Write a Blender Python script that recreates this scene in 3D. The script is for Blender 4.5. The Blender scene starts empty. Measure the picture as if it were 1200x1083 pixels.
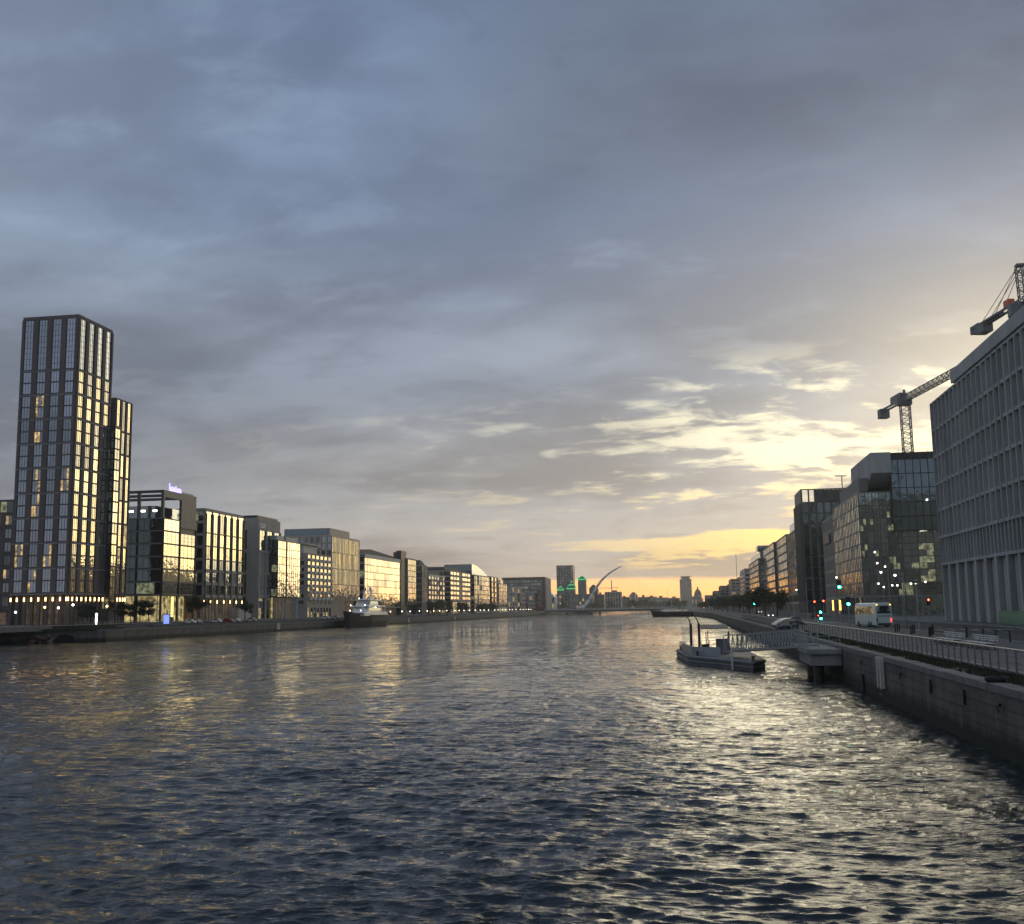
import bpy, math, random
import numpy as np
from mathutils import Vector, Matrix
R = math.radians
rnd = random.Random(7)
sc = bpy.context.scene
COL = sc.collection

# ------------------------------------------------------------------ camera
HC = 6.6
YAW, PITCH, ROLL = R(9.2), R(7.88), R(0.9)
FPX = 1250.0
fw = Vector((-math.sin(YAW) * math.cos(PITCH), math.cos(YAW) * math.cos(PITCH), math.sin(PITCH)))
r0 = Vector((math.cos(YAW), math.sin(YAW), 0.0))
u0 = r0.cross(fw).normalized()
rt = (r0 * math.cos(ROLL) - u0 * math.sin(ROLL)).normalized()
up = (u0 * math.cos(ROLL) + r0 * math.sin(ROLL)).normalized()
camd = bpy.data.cameras.new('camera')
camd.sensor_width = 36.0
camd.lens = 36.0 * FPX / 1200.0
camd.clip_end = 20000
camd.clip_start = 0.3
cam = bpy.data.objects.new('camera', camd)
COL.objects.link(cam)
m3 = Matrix((rt, up, -fw)).transposed()
cam.matrix_world = Matrix.Translation((0, 0, HC)) @ m3.to_4x4()
sc.camera = cam

def ray(px, py):
    return fw * FPX + rt * (px - 600) + up * (541.5 - py)
def hor(px):            # picture height of the horizon in column px
    lo, hi = 500, 900
    for _ in range(40):
        m = (lo + hi) / 2
        if ray(px, m).z > 0: lo = m
        else: hi = m
    return (lo + hi) / 2
def Yx(px, X):          # distance along the river of plane X seen in column px near the horizon
    d = ray(px, hor(px)); return X * d.y / d.x
def Xy(px, Y):
    d = ray(px, hor(px)); return Y * d.x / d.y
def Zp(px, py, X, Y):   # height of a point over (X, Y)
    d = ray(px, py)
    return HC + d.z / math.hypot(d.x, d.y) * math.hypot(X, Y)

# ------------------------------------------------------------------ materials
def nodes_of(m):
    m.use_nodes = True
    nt = m.node_tree
    return nt, nt.nodes['Principled BSDF'] if 'Principled BSDF' in nt.nodes else None
MC = {}
def mat(name, col, rough=0.7, metal=0.0, var=0.25, scale=0.6, bump=0.0, bscale=8.0, spec=0.5, streak=False):
    if name in MC: return MC[name]
    m = bpy.data.materials.new(name); nt, b = nodes_of(m)
    N, L = nt.nodes, nt.links
    b.inputs['Roughness'].default_value = rough
    b.inputs['Metallic'].default_value = metal
    b.inputs['Specular IOR Level'].default_value = spec
    tc = N.new('ShaderNodeTexCoord'); geo = N.new('ShaderNodeNewGeometry')
    mp = N.new('ShaderNodeMapping')
    L.new(geo.outputs['Position'], mp.inputs['Vector'])
    mp.inputs['Scale'].default_value = (1, 1, 0.25) if streak else (1, 1, 1)
    n = N.new('ShaderNodeTexNoise'); n.inputs['Scale'].default_value = scale; n.inputs['Detail'].default_value = 6
    n.inputs['Roughness'].default_value = 0.65
    L.new(mp.outputs[0], n.inputs['Vector'])
    mr = N.new('ShaderNodeMapRange')
    mr.inputs['From Min'].default_value = 0.3; mr.inputs['From Max'].default_value = 0.7
    mr.inputs['To Min'].default_value = 1 - var; mr.inputs['To Max'].default_value = 1 + var
    L.new(n.outputs['Fac'], mr.inputs['Value'])
    mx = N.new('ShaderNodeVectorMath'); mx.operation = 'SCALE'
    mx.inputs[0].default_value = col[:3]
    L.new(mr.outputs[0], mx.inputs['Scale'])
    L.new(mx.outputs[0], b.inputs['Base Color'])
    if bump > 0:
        n2 = N.new('ShaderNodeTexNoise'); n2.inputs['Scale'].default_value = bscale; n2.inputs['Detail'].default_value = 5
        L.new(geo.outputs['Position'], n2.inputs['Vector'])
        bp = N.new('ShaderNodeBump'); bp.inputs['Strength'].default_value = bump; bp.inputs['Distance'].default_value = 0.05
        L.new(n2.outputs['Fac'], bp.inputs['Height']); L.new(bp.outputs[0], b.inputs['Normal'])
    MC[name] = m
    return m
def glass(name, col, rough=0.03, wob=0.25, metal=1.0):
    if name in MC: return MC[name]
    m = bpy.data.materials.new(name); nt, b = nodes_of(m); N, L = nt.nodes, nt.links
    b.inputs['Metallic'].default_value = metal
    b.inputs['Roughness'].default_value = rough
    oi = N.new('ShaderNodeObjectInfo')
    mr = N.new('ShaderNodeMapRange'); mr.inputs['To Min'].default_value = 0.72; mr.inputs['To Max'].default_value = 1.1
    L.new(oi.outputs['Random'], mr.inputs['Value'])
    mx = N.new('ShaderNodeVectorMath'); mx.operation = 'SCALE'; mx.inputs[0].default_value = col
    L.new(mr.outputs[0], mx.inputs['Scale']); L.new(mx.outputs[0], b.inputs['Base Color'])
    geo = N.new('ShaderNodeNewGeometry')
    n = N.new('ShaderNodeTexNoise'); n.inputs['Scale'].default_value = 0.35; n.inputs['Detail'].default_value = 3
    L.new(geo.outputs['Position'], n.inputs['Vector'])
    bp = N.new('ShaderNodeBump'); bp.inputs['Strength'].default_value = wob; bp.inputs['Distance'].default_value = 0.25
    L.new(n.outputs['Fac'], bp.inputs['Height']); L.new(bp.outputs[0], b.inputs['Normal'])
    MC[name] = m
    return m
def lit(name, col, strength, var=True, scale=0.9):
    if name in MC: return MC[name]
    m = bpy.data.materials.new(name); nt, b = nodes_of(m); N, L = nt.nodes, nt.links
    b.inputs['Base Color'].default_value = (0.15, 0.13, 0.1, 1); b.inputs['Roughness'].default_value = 0.1
    b.inputs['Emission Color'].default_value = (*col, 1)
    b.inputs['Emission Strength'].default_value = strength
    if var:
        geo = N.new('ShaderNodeNewGeometry')
        n = N.new('ShaderNodeTexNoise'); n.inputs['Scale'].default_value = scale; n.inputs['Detail'].default_value = 4
        n.inputs['Roughness'].default_value = 0.7
        L.new(geo.outputs['Position'], n.inputs['Vector'])
        mr = N.new('ShaderNodeMapRange'); mr.inputs['From Min'].default_value = 0.38; mr.inputs['From Max'].default_value = 0.68
        mr.inputs['To Min'].default_value = 0.12 * strength; mr.inputs['To Max'].default_value = strength * 1.6
        L.new(n.outputs['Fac'], mr.inputs['Value']); L.new(mr.outputs[0], b.inputs['Emission Strength'])
    MC[name] = m
    return m

M = dict(
    brick=mat('tower_brick', (0.15, 0.125, 0.115), 0.85, var=0.18, bump=0.3, scale=0.25, streak=True),
    band=mat('pale_band', (0.30, 0.29, 0.28), 0.7),
    darkmetal=mat('dark_metal', (0.035, 0.037, 0.04), 0.5, 0.3),
    frame=mat('window_frame_metal', (0.085, 0.085, 0.085), 0.45, 0.4),
    paleframe=mat('pale_frame_metal', (0.30, 0.29, 0.27), 0.5, 0.2),
    grey=mat('grey_panel', (0.17, 0.172, 0.17), 0.6),
    greengrey=mat('green_grey_panel', (0.085, 0.094, 0.09), 0.5),
    stone=mat('pale_stone', (0.42, 0.38, 0.32), 0.8, var=0.12, bump=0.2, scale=0.3, streak=True),
    tan=mat('tan_fin', (0.50, 0.42, 0.33), 0.6, var=0.1),
    redbrick=mat('red_brick', (0.19, 0.095, 0.065), 0.85, var=0.2, bump=0.3),
    concrete=mat('concrete', (0.26, 0.255, 0.245), 0.85, var=0.25, bump=0.3, streak=True),
    concd=mat('grey_concrete_fin', (0.41, 0.41, 0.40), 0.8, var=0.22, scale=0.2, streak=True),
    roof=mat('roof_grey', (0.1, 0.105, 0.11), 0.7),
    white=mat('white_paint', (0.78, 0.78, 0.76), 0.35, var=0.05),
    offwhite=mat('off_white', (0.55, 0.54, 0.5), 0.6, var=0.1),
    bronze=mat('bronze_brown', (0.10, 0.055, 0.04), 0.5, 0.3),
    blackhull=mat('black_hull', (0.012, 0.013, 0.02), 0.55, spec=0.2),
    black=mat('black_paint', (0.015, 0.015, 0.016), 0.45),
    rubber=mat('rubber', (0.012, 0.012, 0.012), 0.8),
    galv=mat('galvanised_steel', (0.36, 0.37, 0.38), 0.45, 0.6, var=0.12, scale=2.0),
    railm=mat('railing_steel', (0.40, 0.40, 0.40), 0.35, 0.7, var=0.15, scale=2.0),
    railmd=mat('railing_dull_steel', (0.17, 0.175, 0.18), 0.5, 0.4, var=0.15, scale=2.0),
    bark=mat('bark', (0.06, 0.045, 0.03), 0.9),
    leaf=mat('leaves', (0.035, 0.06, 0.022), 0.7, var=0.5, scale=2.0),
    leafd=mat('dark_leaves', (0.02, 0.035, 0.016), 0.7, var=0.5, scale=2.0),
    grass=mat('grass_blades', (0.03, 0.04, 0.016), 0.8, var=0.4, scale=1.5),
    cranem=mat('crane_paint', (0.16, 0.17, 0.18), 0.5, 0.2),
    orange=mat('orange_paint', (0.75, 0.12, 0.04), 0.4),
    red=mat('red_paint', (0.3, 0.02, 0.02), 0.3),
    pinkrock=mat('pink_rubble', (0.22, 0.13, 0.11), 0.9, bump=0.6),
    board=mat('pale_hoarding', (0.5, 0.45, 0.4), 0.7, var=0.05),
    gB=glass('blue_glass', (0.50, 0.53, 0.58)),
    gG=glass('coated_glass_sunset_tint', (0.95, 0.84, 0.58)),  # part of the facades' sunset gold is put into this tint
    gR=glass('green_grey_glass', (0.40, 0.47, 0.45), wob=0.4),
    gM=glass('mid_glass', (0.36, 0.39, 0.40)),
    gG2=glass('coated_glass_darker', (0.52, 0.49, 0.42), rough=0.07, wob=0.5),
    blind=mat('window_blind', (0.34, 0.33, 0.30), 0.7),
    gD=glass('dark_glass', (0.16, 0.19, 0.185)),
    gW=glass('rippled_glass', (0.78, 0.75, 0.64), wob=0.9),
    gT=glass('teal_glass', (0.22, 0.28, 0.31)),
    lw=lit('lit_room', (1.0, 0.68, 0.30), 0.6),
    lc=lit('lit_office', (0.95, 0.95, 0.62), 0.9),
    lcd=lit('dim_office', (0.85, 0.9, 0.5), 0.22, scale=0.8),
    lobby=lit('lit_lobby', (1.0, 0.78, 0.32), 0.55, scale=0.45),
    lobdim=lit('dim_lobby', (1.0, 0.62, 0.32), 0.07, scale=0.4),
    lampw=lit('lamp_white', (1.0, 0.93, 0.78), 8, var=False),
    lampb=lit('lamp_warm', (1.0, 0.62, 0.22), 9, var=False),
    green=lit('signal_green', (0.02, 1.0, 0.55), 60, var=False),
    redl=lit('signal_red', (1.0, 0.06, 0.02), 22, var=False),
    redd=lit('tail_lamp_red', (1.0, 0.1, 0.08), 1.6, var=False),
    amber=lit('amber_light', (1.0, 0.45, 0.06), 6, var=False),
    greenl=lit('green_roof_light', (0.05, 0.85, 0.25), 1.1, var=False),
    blue=lit('blue_sign_light', (0.35, 0.3, 1.0), 2.2, var=False),
    screen=lit('blue_screen', (0.25, 0.35, 1.0), 1.2, var=False),
)

# ------------------------------------------------------------------ mesh helper
class MB:
    def __init__(s): s.v = []; s.f = []; s.m = []
    def add(s, vs, fs, mi=0):
        b = len(s.v); s.v.extend(tuple(p) for p in vs)
        for f in fs: s.f.append(tuple(b + i for i in f)); s.m.append(mi)
    def box(s, x0, x1, y0, y1, z0, z1, mi=0):
        x0, x1 = min(x0, x1), max(x0, x1); y0, y1 = min(y0, y1), max(y0, y1); z0, z1 = min(z0, z1), max(z0, z1)
        s.add([(x0, y0, z0), (x1, y0, z0), (x1, y1, z0), (x0, y1, z0), (x0, y0, z1), (x1, y0, z1), (x1, y1, z1), (x0, y1, z1)],
              [(0, 3, 2, 1), (4, 5, 6, 7), (0, 1, 5, 4), (1, 2, 6, 5), (2, 3, 7, 6), (3, 0, 4, 7)], mi)
    def prism(s, poly, z0, z1, mi=0):
        n = len(poly)
        a = sum(poly[i][0] * poly[(i + 1) % n][1] - poly[(i + 1) % n][0] * poly[i][1] for i in range(n))
        if a < 0: poly = poly[::-1]
        s.add([(x, y, z0) for x, y in poly] + [(x, y, z1) for x, y in poly],
              [tuple(range(n))[::-1], tuple(range(n, 2 * n))] + [(i, (i + 1) % n, n + (i + 1) % n, n + i) for i in range(n)], mi)
    def extr(s, prof, ax, a, b, mi=0):
        """profile of (p, z) swept along axis ax ('x': p is y, 'y': p is x)"""
        n = len(prof)
        if ax == 'y': vs = [(p, a, z) for p, z in prof] + [(p, b, z) for p, z in prof]
        else: vs = [(a, p, z) for p, z in prof] + [(b, p, z) for p, z in prof]
        s.add(vs, [tuple(range(n)), tuple(range(n, 2 * n))[::-1]] + [(i, n + i, n + (i + 1) % n, (i + 1) % n) for i in range(n)], mi)
    def bar(s, p, q, r, mi=0, n=4, r2=None):
        p, q = Vector(p), Vector(q); d = q - p
        if d.length < 1e-6: return
        d.normalize(); a = d.orthogonal().normalized()
        if abs(d.z) < 0.99: a = d.cross(Vector((0, 0, 1))).normalized()
        c = d.cross(a); r2 = r if r2 is None else r2
        vs = []
        for k in range(n):
            t = 2 * math.pi * (k + 0.5) / n; vs.append(p + (a * math.cos(t) + c * math.sin(t)) * r)
        for k in range(n):
            t = 2 * math.pi * (k + 0.5) / n; vs.append(q + (a * math.cos(t) + c * math.sin(t)) * r2)
        s.add(vs, [tuple(range(n)), tuple(range(n, 2 * n))[::-1]] + [(i, n + i, n + (i + 1) % n, (i + 1) % n) for i in range(n)], mi)
    def tube(s, pts, r, mi=0, n=6):
        for i in range(len(pts) - 1): s.bar(pts[i], pts[i + 1], r if not isinstance(r, list) else r[i], mi, n, None if not isinstance(r, list) else r[i + 1])
    def ball(s, c, r, mi=0, nu=8, nv=5, sz=1.0):
        vs = [(c[0], c[1], c[2] - r * sz)]
        for j in range(1, nv):
            t = math.pi * j / nv
            for i in range(nu):
                a = 2 * math.pi * i / nu
                vs.append((c[0] + r * math.sin(t) * math.cos(a), c[1] + r * math.sin(t) * math.sin(a), c[2] - r * sz * math.cos(t)))
        vs.append((c[0], c[1], c[2] + r * sz)); fs = []
        for i in range(nu): fs.append((0, 1 + (i + 1) % nu, 1 + i))
        for j in range(nv - 2):
            for i in range(nu):
                a = 1 + j * nu; fs.append((a + i, a + (i + 1) % nu, a + nu + (i + 1) % nu, a + nu + i))
        l = 1 + (nv - 2) * nu
        for i in range(nu): fs.append((l + i, l + (i + 1) % nu, len(vs) - 1))
        s.add(vs, fs, mi)
    def lathe(s, c, prof, mi=0, n=10, ax='z'):
        vs = []
        for r, h in prof:
            for i in range(n):
                a = 2 * math.pi * i / n
                if ax == 'z': vs.append((c[0] + r * math.cos(a), c[1] + r * math.sin(a), c[2] + h))
                elif ax == 'x': vs.append((c[0] + h, c[1] + r * math.cos(a), c[2] + r * math.sin(a)))
                else: vs.append((c[0] - r * math.cos(a), c[1] + h, c[2] + r * math.sin(a)))
        fs = []
        for j in range(len(prof) - 1):
            for i in range(n): fs.append((j * n + i, j * n + (i + 1) % n, (j + 1) * n + (i + 1) % n, (j + 1) * n + i))
        fs.append(tuple(range(n))[::-1]); fs.append(tuple(range((len(prof) - 1) * n, len(prof) * n)))
        s.add(vs, fs, mi)
    def merge(s, o, mtx=None):
        b = len(s.v)
        s.v.extend(tuple(mtx @ Vector(p)) if mtx else p for p in o.v)
        s.f.extend(tuple(b + i for i in f) for f in o.f); s.m.extend(o.m)
    def mesh(s, name, mats, off=(0, 0, 0), smooth=False):
        me = bpy.data.meshes.new(name)
        me.from_pydata([(x - off[0], y - off[1], z - off[2]) for x, y, z in s.v], [], s.f)
        for mm in (mats if isinstance(mats, (list, tuple)) else [mats]): me.materials.append(mm)
        me.polygons.foreach_set('material_index', s.m)
        if smooth: me.polygons.foreach_set('use_smooth', [True] * len(s.f))
        me.update()
        return me
    def build(s, name, mats, parent=None, smooth=False, loc=None):
        """vertices in world coordinates; origin at the parent's (or at loc)"""
        off = loc if loc is not None else (wloc(parent) if parent else (0, 0, 0))
        me = s.mesh(name, mats, off, smooth)
        o = bpy.data.objects.new(name, me); COL.objects.link(o)
        if parent:
            o.parent = parent; o.location = Vector(off) - Vector(wloc(parent))
        else: o.location = off
        return o
def wloc(o):
    v = Vector((0, 0, 0))
    while o: v += o.location; o = o.parent
    return tuple(v)
def tag(o, label, cat, group=None):
    o['label'] = label; o['category'] = cat
    if group: o['group'] = group
    return o
def thing(name, label, cat, loc, group=None, rz=0):
    o = bpy.data.objects.new(name, None); COL.objects.link(o); o.location = loc
    o.empty_display_size = 0.5
    if rz: o.rotation_euler.z = rz
    return tag(o, label, cat, group)
def structure(o): o['kind'] = 'structure'; return o
def copy_thing(o, loc, rz=None, label=None, group=None, parent=None):
    c = o.copy(); COL.objects.link(c); c.parent = parent
    if parent is None:
        c.location = loc
        if rz is not None: c.rotation_euler.z = rz
    if label: c['label'] = label
    if group: c['group'] = group
    for ch in o.children: copy_thing(ch, None, parent=c)
    return c

# ------------------------------------------------------------------ windows and facades
WIN = {}
def win_mb(w, h, nx, nz, pat, fr=0.07):
    """window: glass panes with frame bars; faces -y; pat = material index per pane"""
    b = MB()
    cw, ch = w / nx, h / nz
    for i in range(nx):
        for j in range(nz):
            mi = 0 if not pat else pat[(i + j * nx) % len(pat)]
            b.box(-w / 2 + i * cw, -w / 2 + (i + 1) * cw, -0.02, 0.03, j * ch, (j + 1) * ch, mi)
    for i in range(nx + 1):
        x = -w / 2 + i * cw; r = fr / 2 if 0 < i < nx else fr
        b.box(max(x - r, -w / 2), min(x + r, w / 2), -0.09, -0.021, 0, h, 1)
    for j in range(nz + 1):
        z = j * ch; r = fr / 2 if 0 < j < nz else fr
        b.box(-w / 2, w / 2, -0.085, -0.0215, max(z - r, 0), min(z + r, h), 1)
    return b
def win_mesh(w, h, nx, nz, pat, mats):
    k = (round(w, 2), round(h, 2), nx, nz, tuple(pat), tuple(x.name for x in mats))
    if k not in WIN:
        mb = win_mb(w, h, nx, nz, pat); WIN[k] = (mb, mb.mesh('window', mats))
    return k
class Bld:
    def __init__(s, name, label, side, Xf, Y0, Y1, depth, z0, z1, mats, cat='building', group=None, setback=0.0, zs=None):
        s.side, s.Xf, s.Y0, s.Y1, s.D, s.z0, s.z1 = side, Xf, Y0, Y1, depth, z0, z1
        s.xa, s.xb = (Xf - depth, Xf) if side == 'L' else (Xf, Xf + depth)
        s.root = thing(name, label, cat, ((s.xa + s.xb) / 2, (Y0 + Y1) / 2, z0), group)
        s.mats = mats; s.wall = MB(); s.wins = []
        zb = zs if zs is not None else z0
        s.wall.box(s.xa, s.xb, Y0, Y1, zb, z1, 0)
        if zb > z0:
            i = 2.6; s.wall.box(s.xa + i, s.xb - i, Y0 + i, Y1 - i, z0, zb, 0)
    def fbox(s, f, u0, u1, o0, o1, z0, z1, mi=1, mb=None):
        mb = mb or s.wall
        if f == 'S': mb.box(s.xa + u0, s.xa + u1, s.Y0 - o1, s.Y0 - o0, z0, z1, mi)
        elif f == 'E': mb.box(s.xb + o0, s.xb + o1, s.Y0 + u0, s.Y0 + u1, z0, z1, mi)
        else: mb.box(s.xa - o1, s.xa - o0, s.Y0 + u0, s.Y0 + u1, z0, z1, mi)
    def pos(s, f, u, o, z):
        if f == 'S': return (s.xa + u, s.Y0 - o, z), 0
        if f == 'E': return (s.xb + o, s.Y0 + u, z), R(90)
        return (s.xa - o, s.Y0 + u, z), R(-90)
    def facade(s, f, n, rows, z, u0=0, u1=None, pw=0.3, pd=0.25, bh=0.4, bd=0.15, g='gG', mull=(2, 1), litp=0.0, lm='lw',
               fr='frame', skip=None, fin_top=0, out=0.05, edge=True, tilt=0.35, mix=True):
        L = s.D if f == 'S' else s.Y1 - s.Y0
        u1 = L if u1 is None else u1
        cw = (u1 - u0) / n
        zt = z + sum(rows)
        for j in range(n + 1):
            if not edge and j in (0, n): continue
            a = u0 + j * cw; lo = max(a - pw / 2, u0 - (0 if j else 0)); hi = min(a + pw / 2, u1)
            if pw > 0: s.fbox(f, lo, hi, 0, pd, z, zt + fin_top)
        zz = z
        for i, h in enumerate(rows):
            if bh > 0: s.fbox(f, u0, u1, 0, bd, zz, zz + bh)
            for j in range(n):
                if skip and skip(i, j): continue
                w, hh = cw - pw, h - bh
                np_ = mull[0] * mull[1]
                pat = [0] * np_
                if rnd.random() < litp:
                    pat = [2 if rnd.random() < 0.45 else 0 for _ in range(np_)]
                    if 2 not in pat: pat[0] = 2
                gg = {'gG': rnd.choice(('gG', 'gG', 'gG', 'gG2')), 'gM': rnd.choice(('gM', 'gM', 'gM', 'gD', 'blind'))}.get(g, g) if mix else g
                k = win_mesh(w, hh, mull[0], mull[1], pat if 2 in pat else [0], [M[gg], M[fr], M[lm]])
                p, rz = s.pos(f, u0 + (j + 0.5) * cw, out, zz + bh)
                s.wins.append((math.hypot(p[0], p[1]) + abs(p[2] - 20) * 0.2, k, p, rz + R(rnd.uniform(-tilt, tilt)), R(rnd.uniform(-tilt, tilt) * 0.5)))
            zz += h
        if bh > 0: s.fbox(f, u0, u1, 0, bd + 0.003, zt, zt + 0.35)
    def cols(s, f, n, z0, z1, w=0.7, o0=-0.6, o1=-0.02, m='stone', u0=0, u1=None, lampm=None):
        L = s.D if f == 'S' else s.Y1 - s.Y0
        u1 = L if u1 is None else u1
        for j in range(n + 1):
            a = u0 + (u1 - u0) * j / n
            b = MB(); s.fbox(f, max(a - w / 2, u0), min(a + w / 2, u1), o0, o1, z0, z1, 0, b)
            o = b.build('column', M[m], s.root)
            if lampm:
                b = MB(); a2 = min(max(a, u0 + 0.3), u1 - 0.3)
                s.fbox(f, a2 - 0.13, a2 + 0.13, o1 + 0.005, o1 + 0.18, z1 - 1.9, z1 - 0.9, 0, b)
                b.build('wall_light', M[lampm], o)
    def shop(s, f, n, z0, z1, m='lobby', inset=2.6, u0=None, u1=None, fr='frame'):
        L = s.D if f == 'S' else s.Y1 - s.Y0
        u0 = inset if u0 is None else u0; u1 = L - inset if u1 is None else u1
        cw = (u1 - u0) / n
        for j in range(n):
            k = win_mesh(cw - 0.12, z1 - z0 - 0.2, 2, 3, [2], [M['gD'], M[fr], M[m]])
            p, rz = s.pos(f, u0 + (j + 0.5) * cw, -inset + 0.05, z0 + 0.1)
            o = bpy.data.objects.new('shopfront', WIN[k][1]); COL.objects.link(o); o.parent = s.root
            o.location = Vector(p) - s.root.location; o.rotation_euler.z = rz
    def finish(s, roofm='roof', plant=True, parapet=0.5):
        if parapet:
            t = 0.35; x0, x1, y0, y1, z = s.xa, s.xb, s.Y0, s.Y1, s.z1
            for a in ((x0, x1, y0, y0 + t), (x0, x1, y1 - t, y1), (x0, x0 + t, y0 + t, y1 - t), (x1 - t, x1, y0 + t, y1 - t)):
                s.wall.box(*a, z, z + parapet, 1)
        s.wall.build('wall', [M[k] for k in s.mats], s.root)
        if plant:
            b = MB(); cx, cy = s.root.location.x, s.root.location.y
            w = min(s.D, 30) * 0.28; l = (s.Y1 - s.Y0) * 0.3
            b.box(cx - w, cx + w, cy - l, cy + l, s.z1, s.z1 + 2.2)
            b.box(cx - w * 0.5, cx + w * 0.2, cy - l * 0.6, cy - l * 0.2, s.z1 + 2.2, s.z1 + 3.2)
            b.build('roof_plant', M[roofm], s.root)
        s.wins.sort(key=lambda t: t[0])
        for d, k, p, rz, rx in s.wins[:98]:
            o = bpy.data.objects.new('window', WIN[k][1]); COL.objects.link(o); o.parent = s.root
            o.location = Vector(p) - s.root.location; o.rotation_euler = (rx, 0, rz)
        if len(s.wins) > 98:
            b = MB(); mats = []
            for d, k, p, rz, rx in s.wins[98:]:
                src, me = WIN[k]; idx = []
                for mm in me.materials:
                    if mm not in mats: mats.append(mm)
                    idx.append(mats.index(mm))
                st = len(b.m)
                b.merge(src, Matrix.Translation(p) @ Matrix.Rotation(rz, 4, 'Z') @ Matrix.Rotation(rx, 4, 'X'))
                b.m[st:] = [idx[q] for q in b.m[st:]]
            o = b.build('window', mats, s.root); o['kind'] = 'stuff'
        return s.root

# ------------------------------------------------------------------ sky and sun
SUN_AZ, SUN_EL = R(18.0), R(9.0)          # azimuth measured from +Y towards +X
sdir = Vector((math.sin(SUN_AZ) * math.cos(SUN_EL), math.cos(SUN_AZ) * math.cos(SUN_EL), math.sin(SUN_EL)))
w = bpy.data.worlds.new('World'); sc.world = w; w.use_nodes = True
nt = w.node_tree; N, L = nt.nodes, nt.links
for n in list(N): N.remove(n)
def val(x): return x
def link(sock, x):
    if isinstance(x, (int, float)): sock.default_value = x
    elif isinstance(x, (tuple, list, Vector)): sock.default_value = tuple(x) if len(x) == len(sock.default_value) else (*x, 1)
    else: L.new(x, sock)
def mth(op, a, b=0.0, c=None, clamp=False):
    n = N.new('ShaderNodeMath'); n.operation = op; n.use_clamp = clamp
    link(n.inputs[0], a); link(n.inputs[1], b)
    if c is not None: link(n.inputs[2], c)
    return n.outputs[0]
def vec(op, a, b=None, s=None):
    n = N.new('ShaderNodeVectorMath'); n.operation = op
    link(n.inputs[0], a)
    if b is not None: link(n.inputs[1], b)
    if s is not None: link(n.inputs['Scale'], s)
    return n.outputs['Value'] if op in ('DOT_PRODUCT', 'LENGTH') else n.outputs[0]
def mrange(v, a, b, c=0.0, d=1.0, smooth=True):
    n = N.new('ShaderNodeMapRange'); n.interpolation_type = 'SMOOTHSTEP' if smooth else 'LINEAR'
    link(n.inputs['Value'], v)
    for i, x in zip(('From Min', 'From Max', 'To Min', 'To Max'), (a, b, c, d)): n.inputs[i].default_value = x
    return n.outputs[0]
def noise(v, scale, detail=5, rough=0.55, dist=0.0):
    n = N.new('ShaderNodeTexNoise'); link(n.inputs['Vector'], v)
    n.inputs['Scale'].default_value = scale; n.inputs['Detail'].default_value = detail
    n.inputs['Roughness'].default_value = rough; n.inputs['Distortion'].default_value = dist
    return n.outputs['Fac']
def ramp(v, stops):
    n = N.new('ShaderNodeValToRGB'); link(n.inputs[0], v); e = n.color_ramp.elements
    n.color_ramp.interpolation = 'B_SPLINE' if False else 'EASE'
    while len(e) < len(stops): e.new(0.5)
    for k, (p, c) in enumerate(stops): e[k].position = p; e[k].color = (*c, 1)
    return n.outputs[0]
def mixc(f, a, b, mode='MIX'):
    n = N.new('ShaderNodeMix'); n.data_type = 'RGBA'; n.blend_type = mode
    link(n.inputs['Factor'], f)
    for s_, x in ((n.inputs[6], a), (n.inputs[7], b)): link(s_, x)
    return n.outputs[2]
tc = N.new('ShaderNodeTexCoord'); D = tc.outputs['Generated']
sx = N.new('ShaderNodeSeparateXYZ'); L.new(D, sx.inputs[0])
dx, dy, dz = sx.outputs
zz = mth('MAXIMUM', dz, 0.0)
hl = mth('MAXIMUM', mth('SQRT', mth('ADD', mth('MULTIPLY', dx, dx), mth('MULTIPLY', dy, dy))), 0.001)
ca = mth('DIVIDE', mth('ADD', mth('MULTIPLY', dx, math.sin(SUN_AZ)), mth('MULTIPLY', dy, math.cos(SUN_AZ))), hl)
q = vec('SCALE', D, s=mth('DIVIDE', 1.0, mth('ADD', zz, 0.10)))
qm = N.new('ShaderNodeMapping'); L.new(q, qm.inputs[0]); qm.inputs['Rotation'].default_value = (0, 0, R(-28)); qm.inputs['Scale'].default_value = (0.62, 1.0, 0.0)
qm.inputs['Location'].default_value = (3.1, 1.7, 0)
Q = qm.outputs[0]
q2 = vec('SCALE', D, s=mth('DIVIDE', 1.0, mth('ADD', zz, 0.30)))
qm2 = N.new('ShaderNodeMapping'); L.new(q2, qm2.inputs[0]); qm2.inputs['Rotation'].default_value = (0, 0, R(-35)); qm2.inputs['Scale'].default_value = (0.85, 1.25, 0.9)
qm2.inputs['Location'].default_value = (1.3, 4.1, 0.6)
Q2 = qm2.outputs[0]
big = noise(Q2, 1.35, 4, 0.5, 0.3)
med = noise(Q2, 3.4, 6, 0.56, 0.4)
strk = noise(Q, 1.55, 9, 0.62, 0.3)
base = ramp(zz, [(0.0, (0.50, 0.42, 0.35)), (0.05, (0.44, 0.395, 0.36)), (0.12, (0.345, 0.335, 0.335)), (0.22, (0.250, 0.284, 0.345)), (0.38, (0.192, 0.258, 0.38)), (0.62, (0.165, 0.24, 0.38)), (1.0, (0.145, 0.20, 0.29))])
# the far side of the sky, away from the set sun, is a plain blue-grey dusk
away = mrange(ca, 0.3, 0.9)
base = mixc(away, (0.27, 0.32, 0.40), base)
side = mixc(mrange(zz, 0.0, 0.3), mixc(away, (0.245, 0.262, 0.30), base), base)
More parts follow.
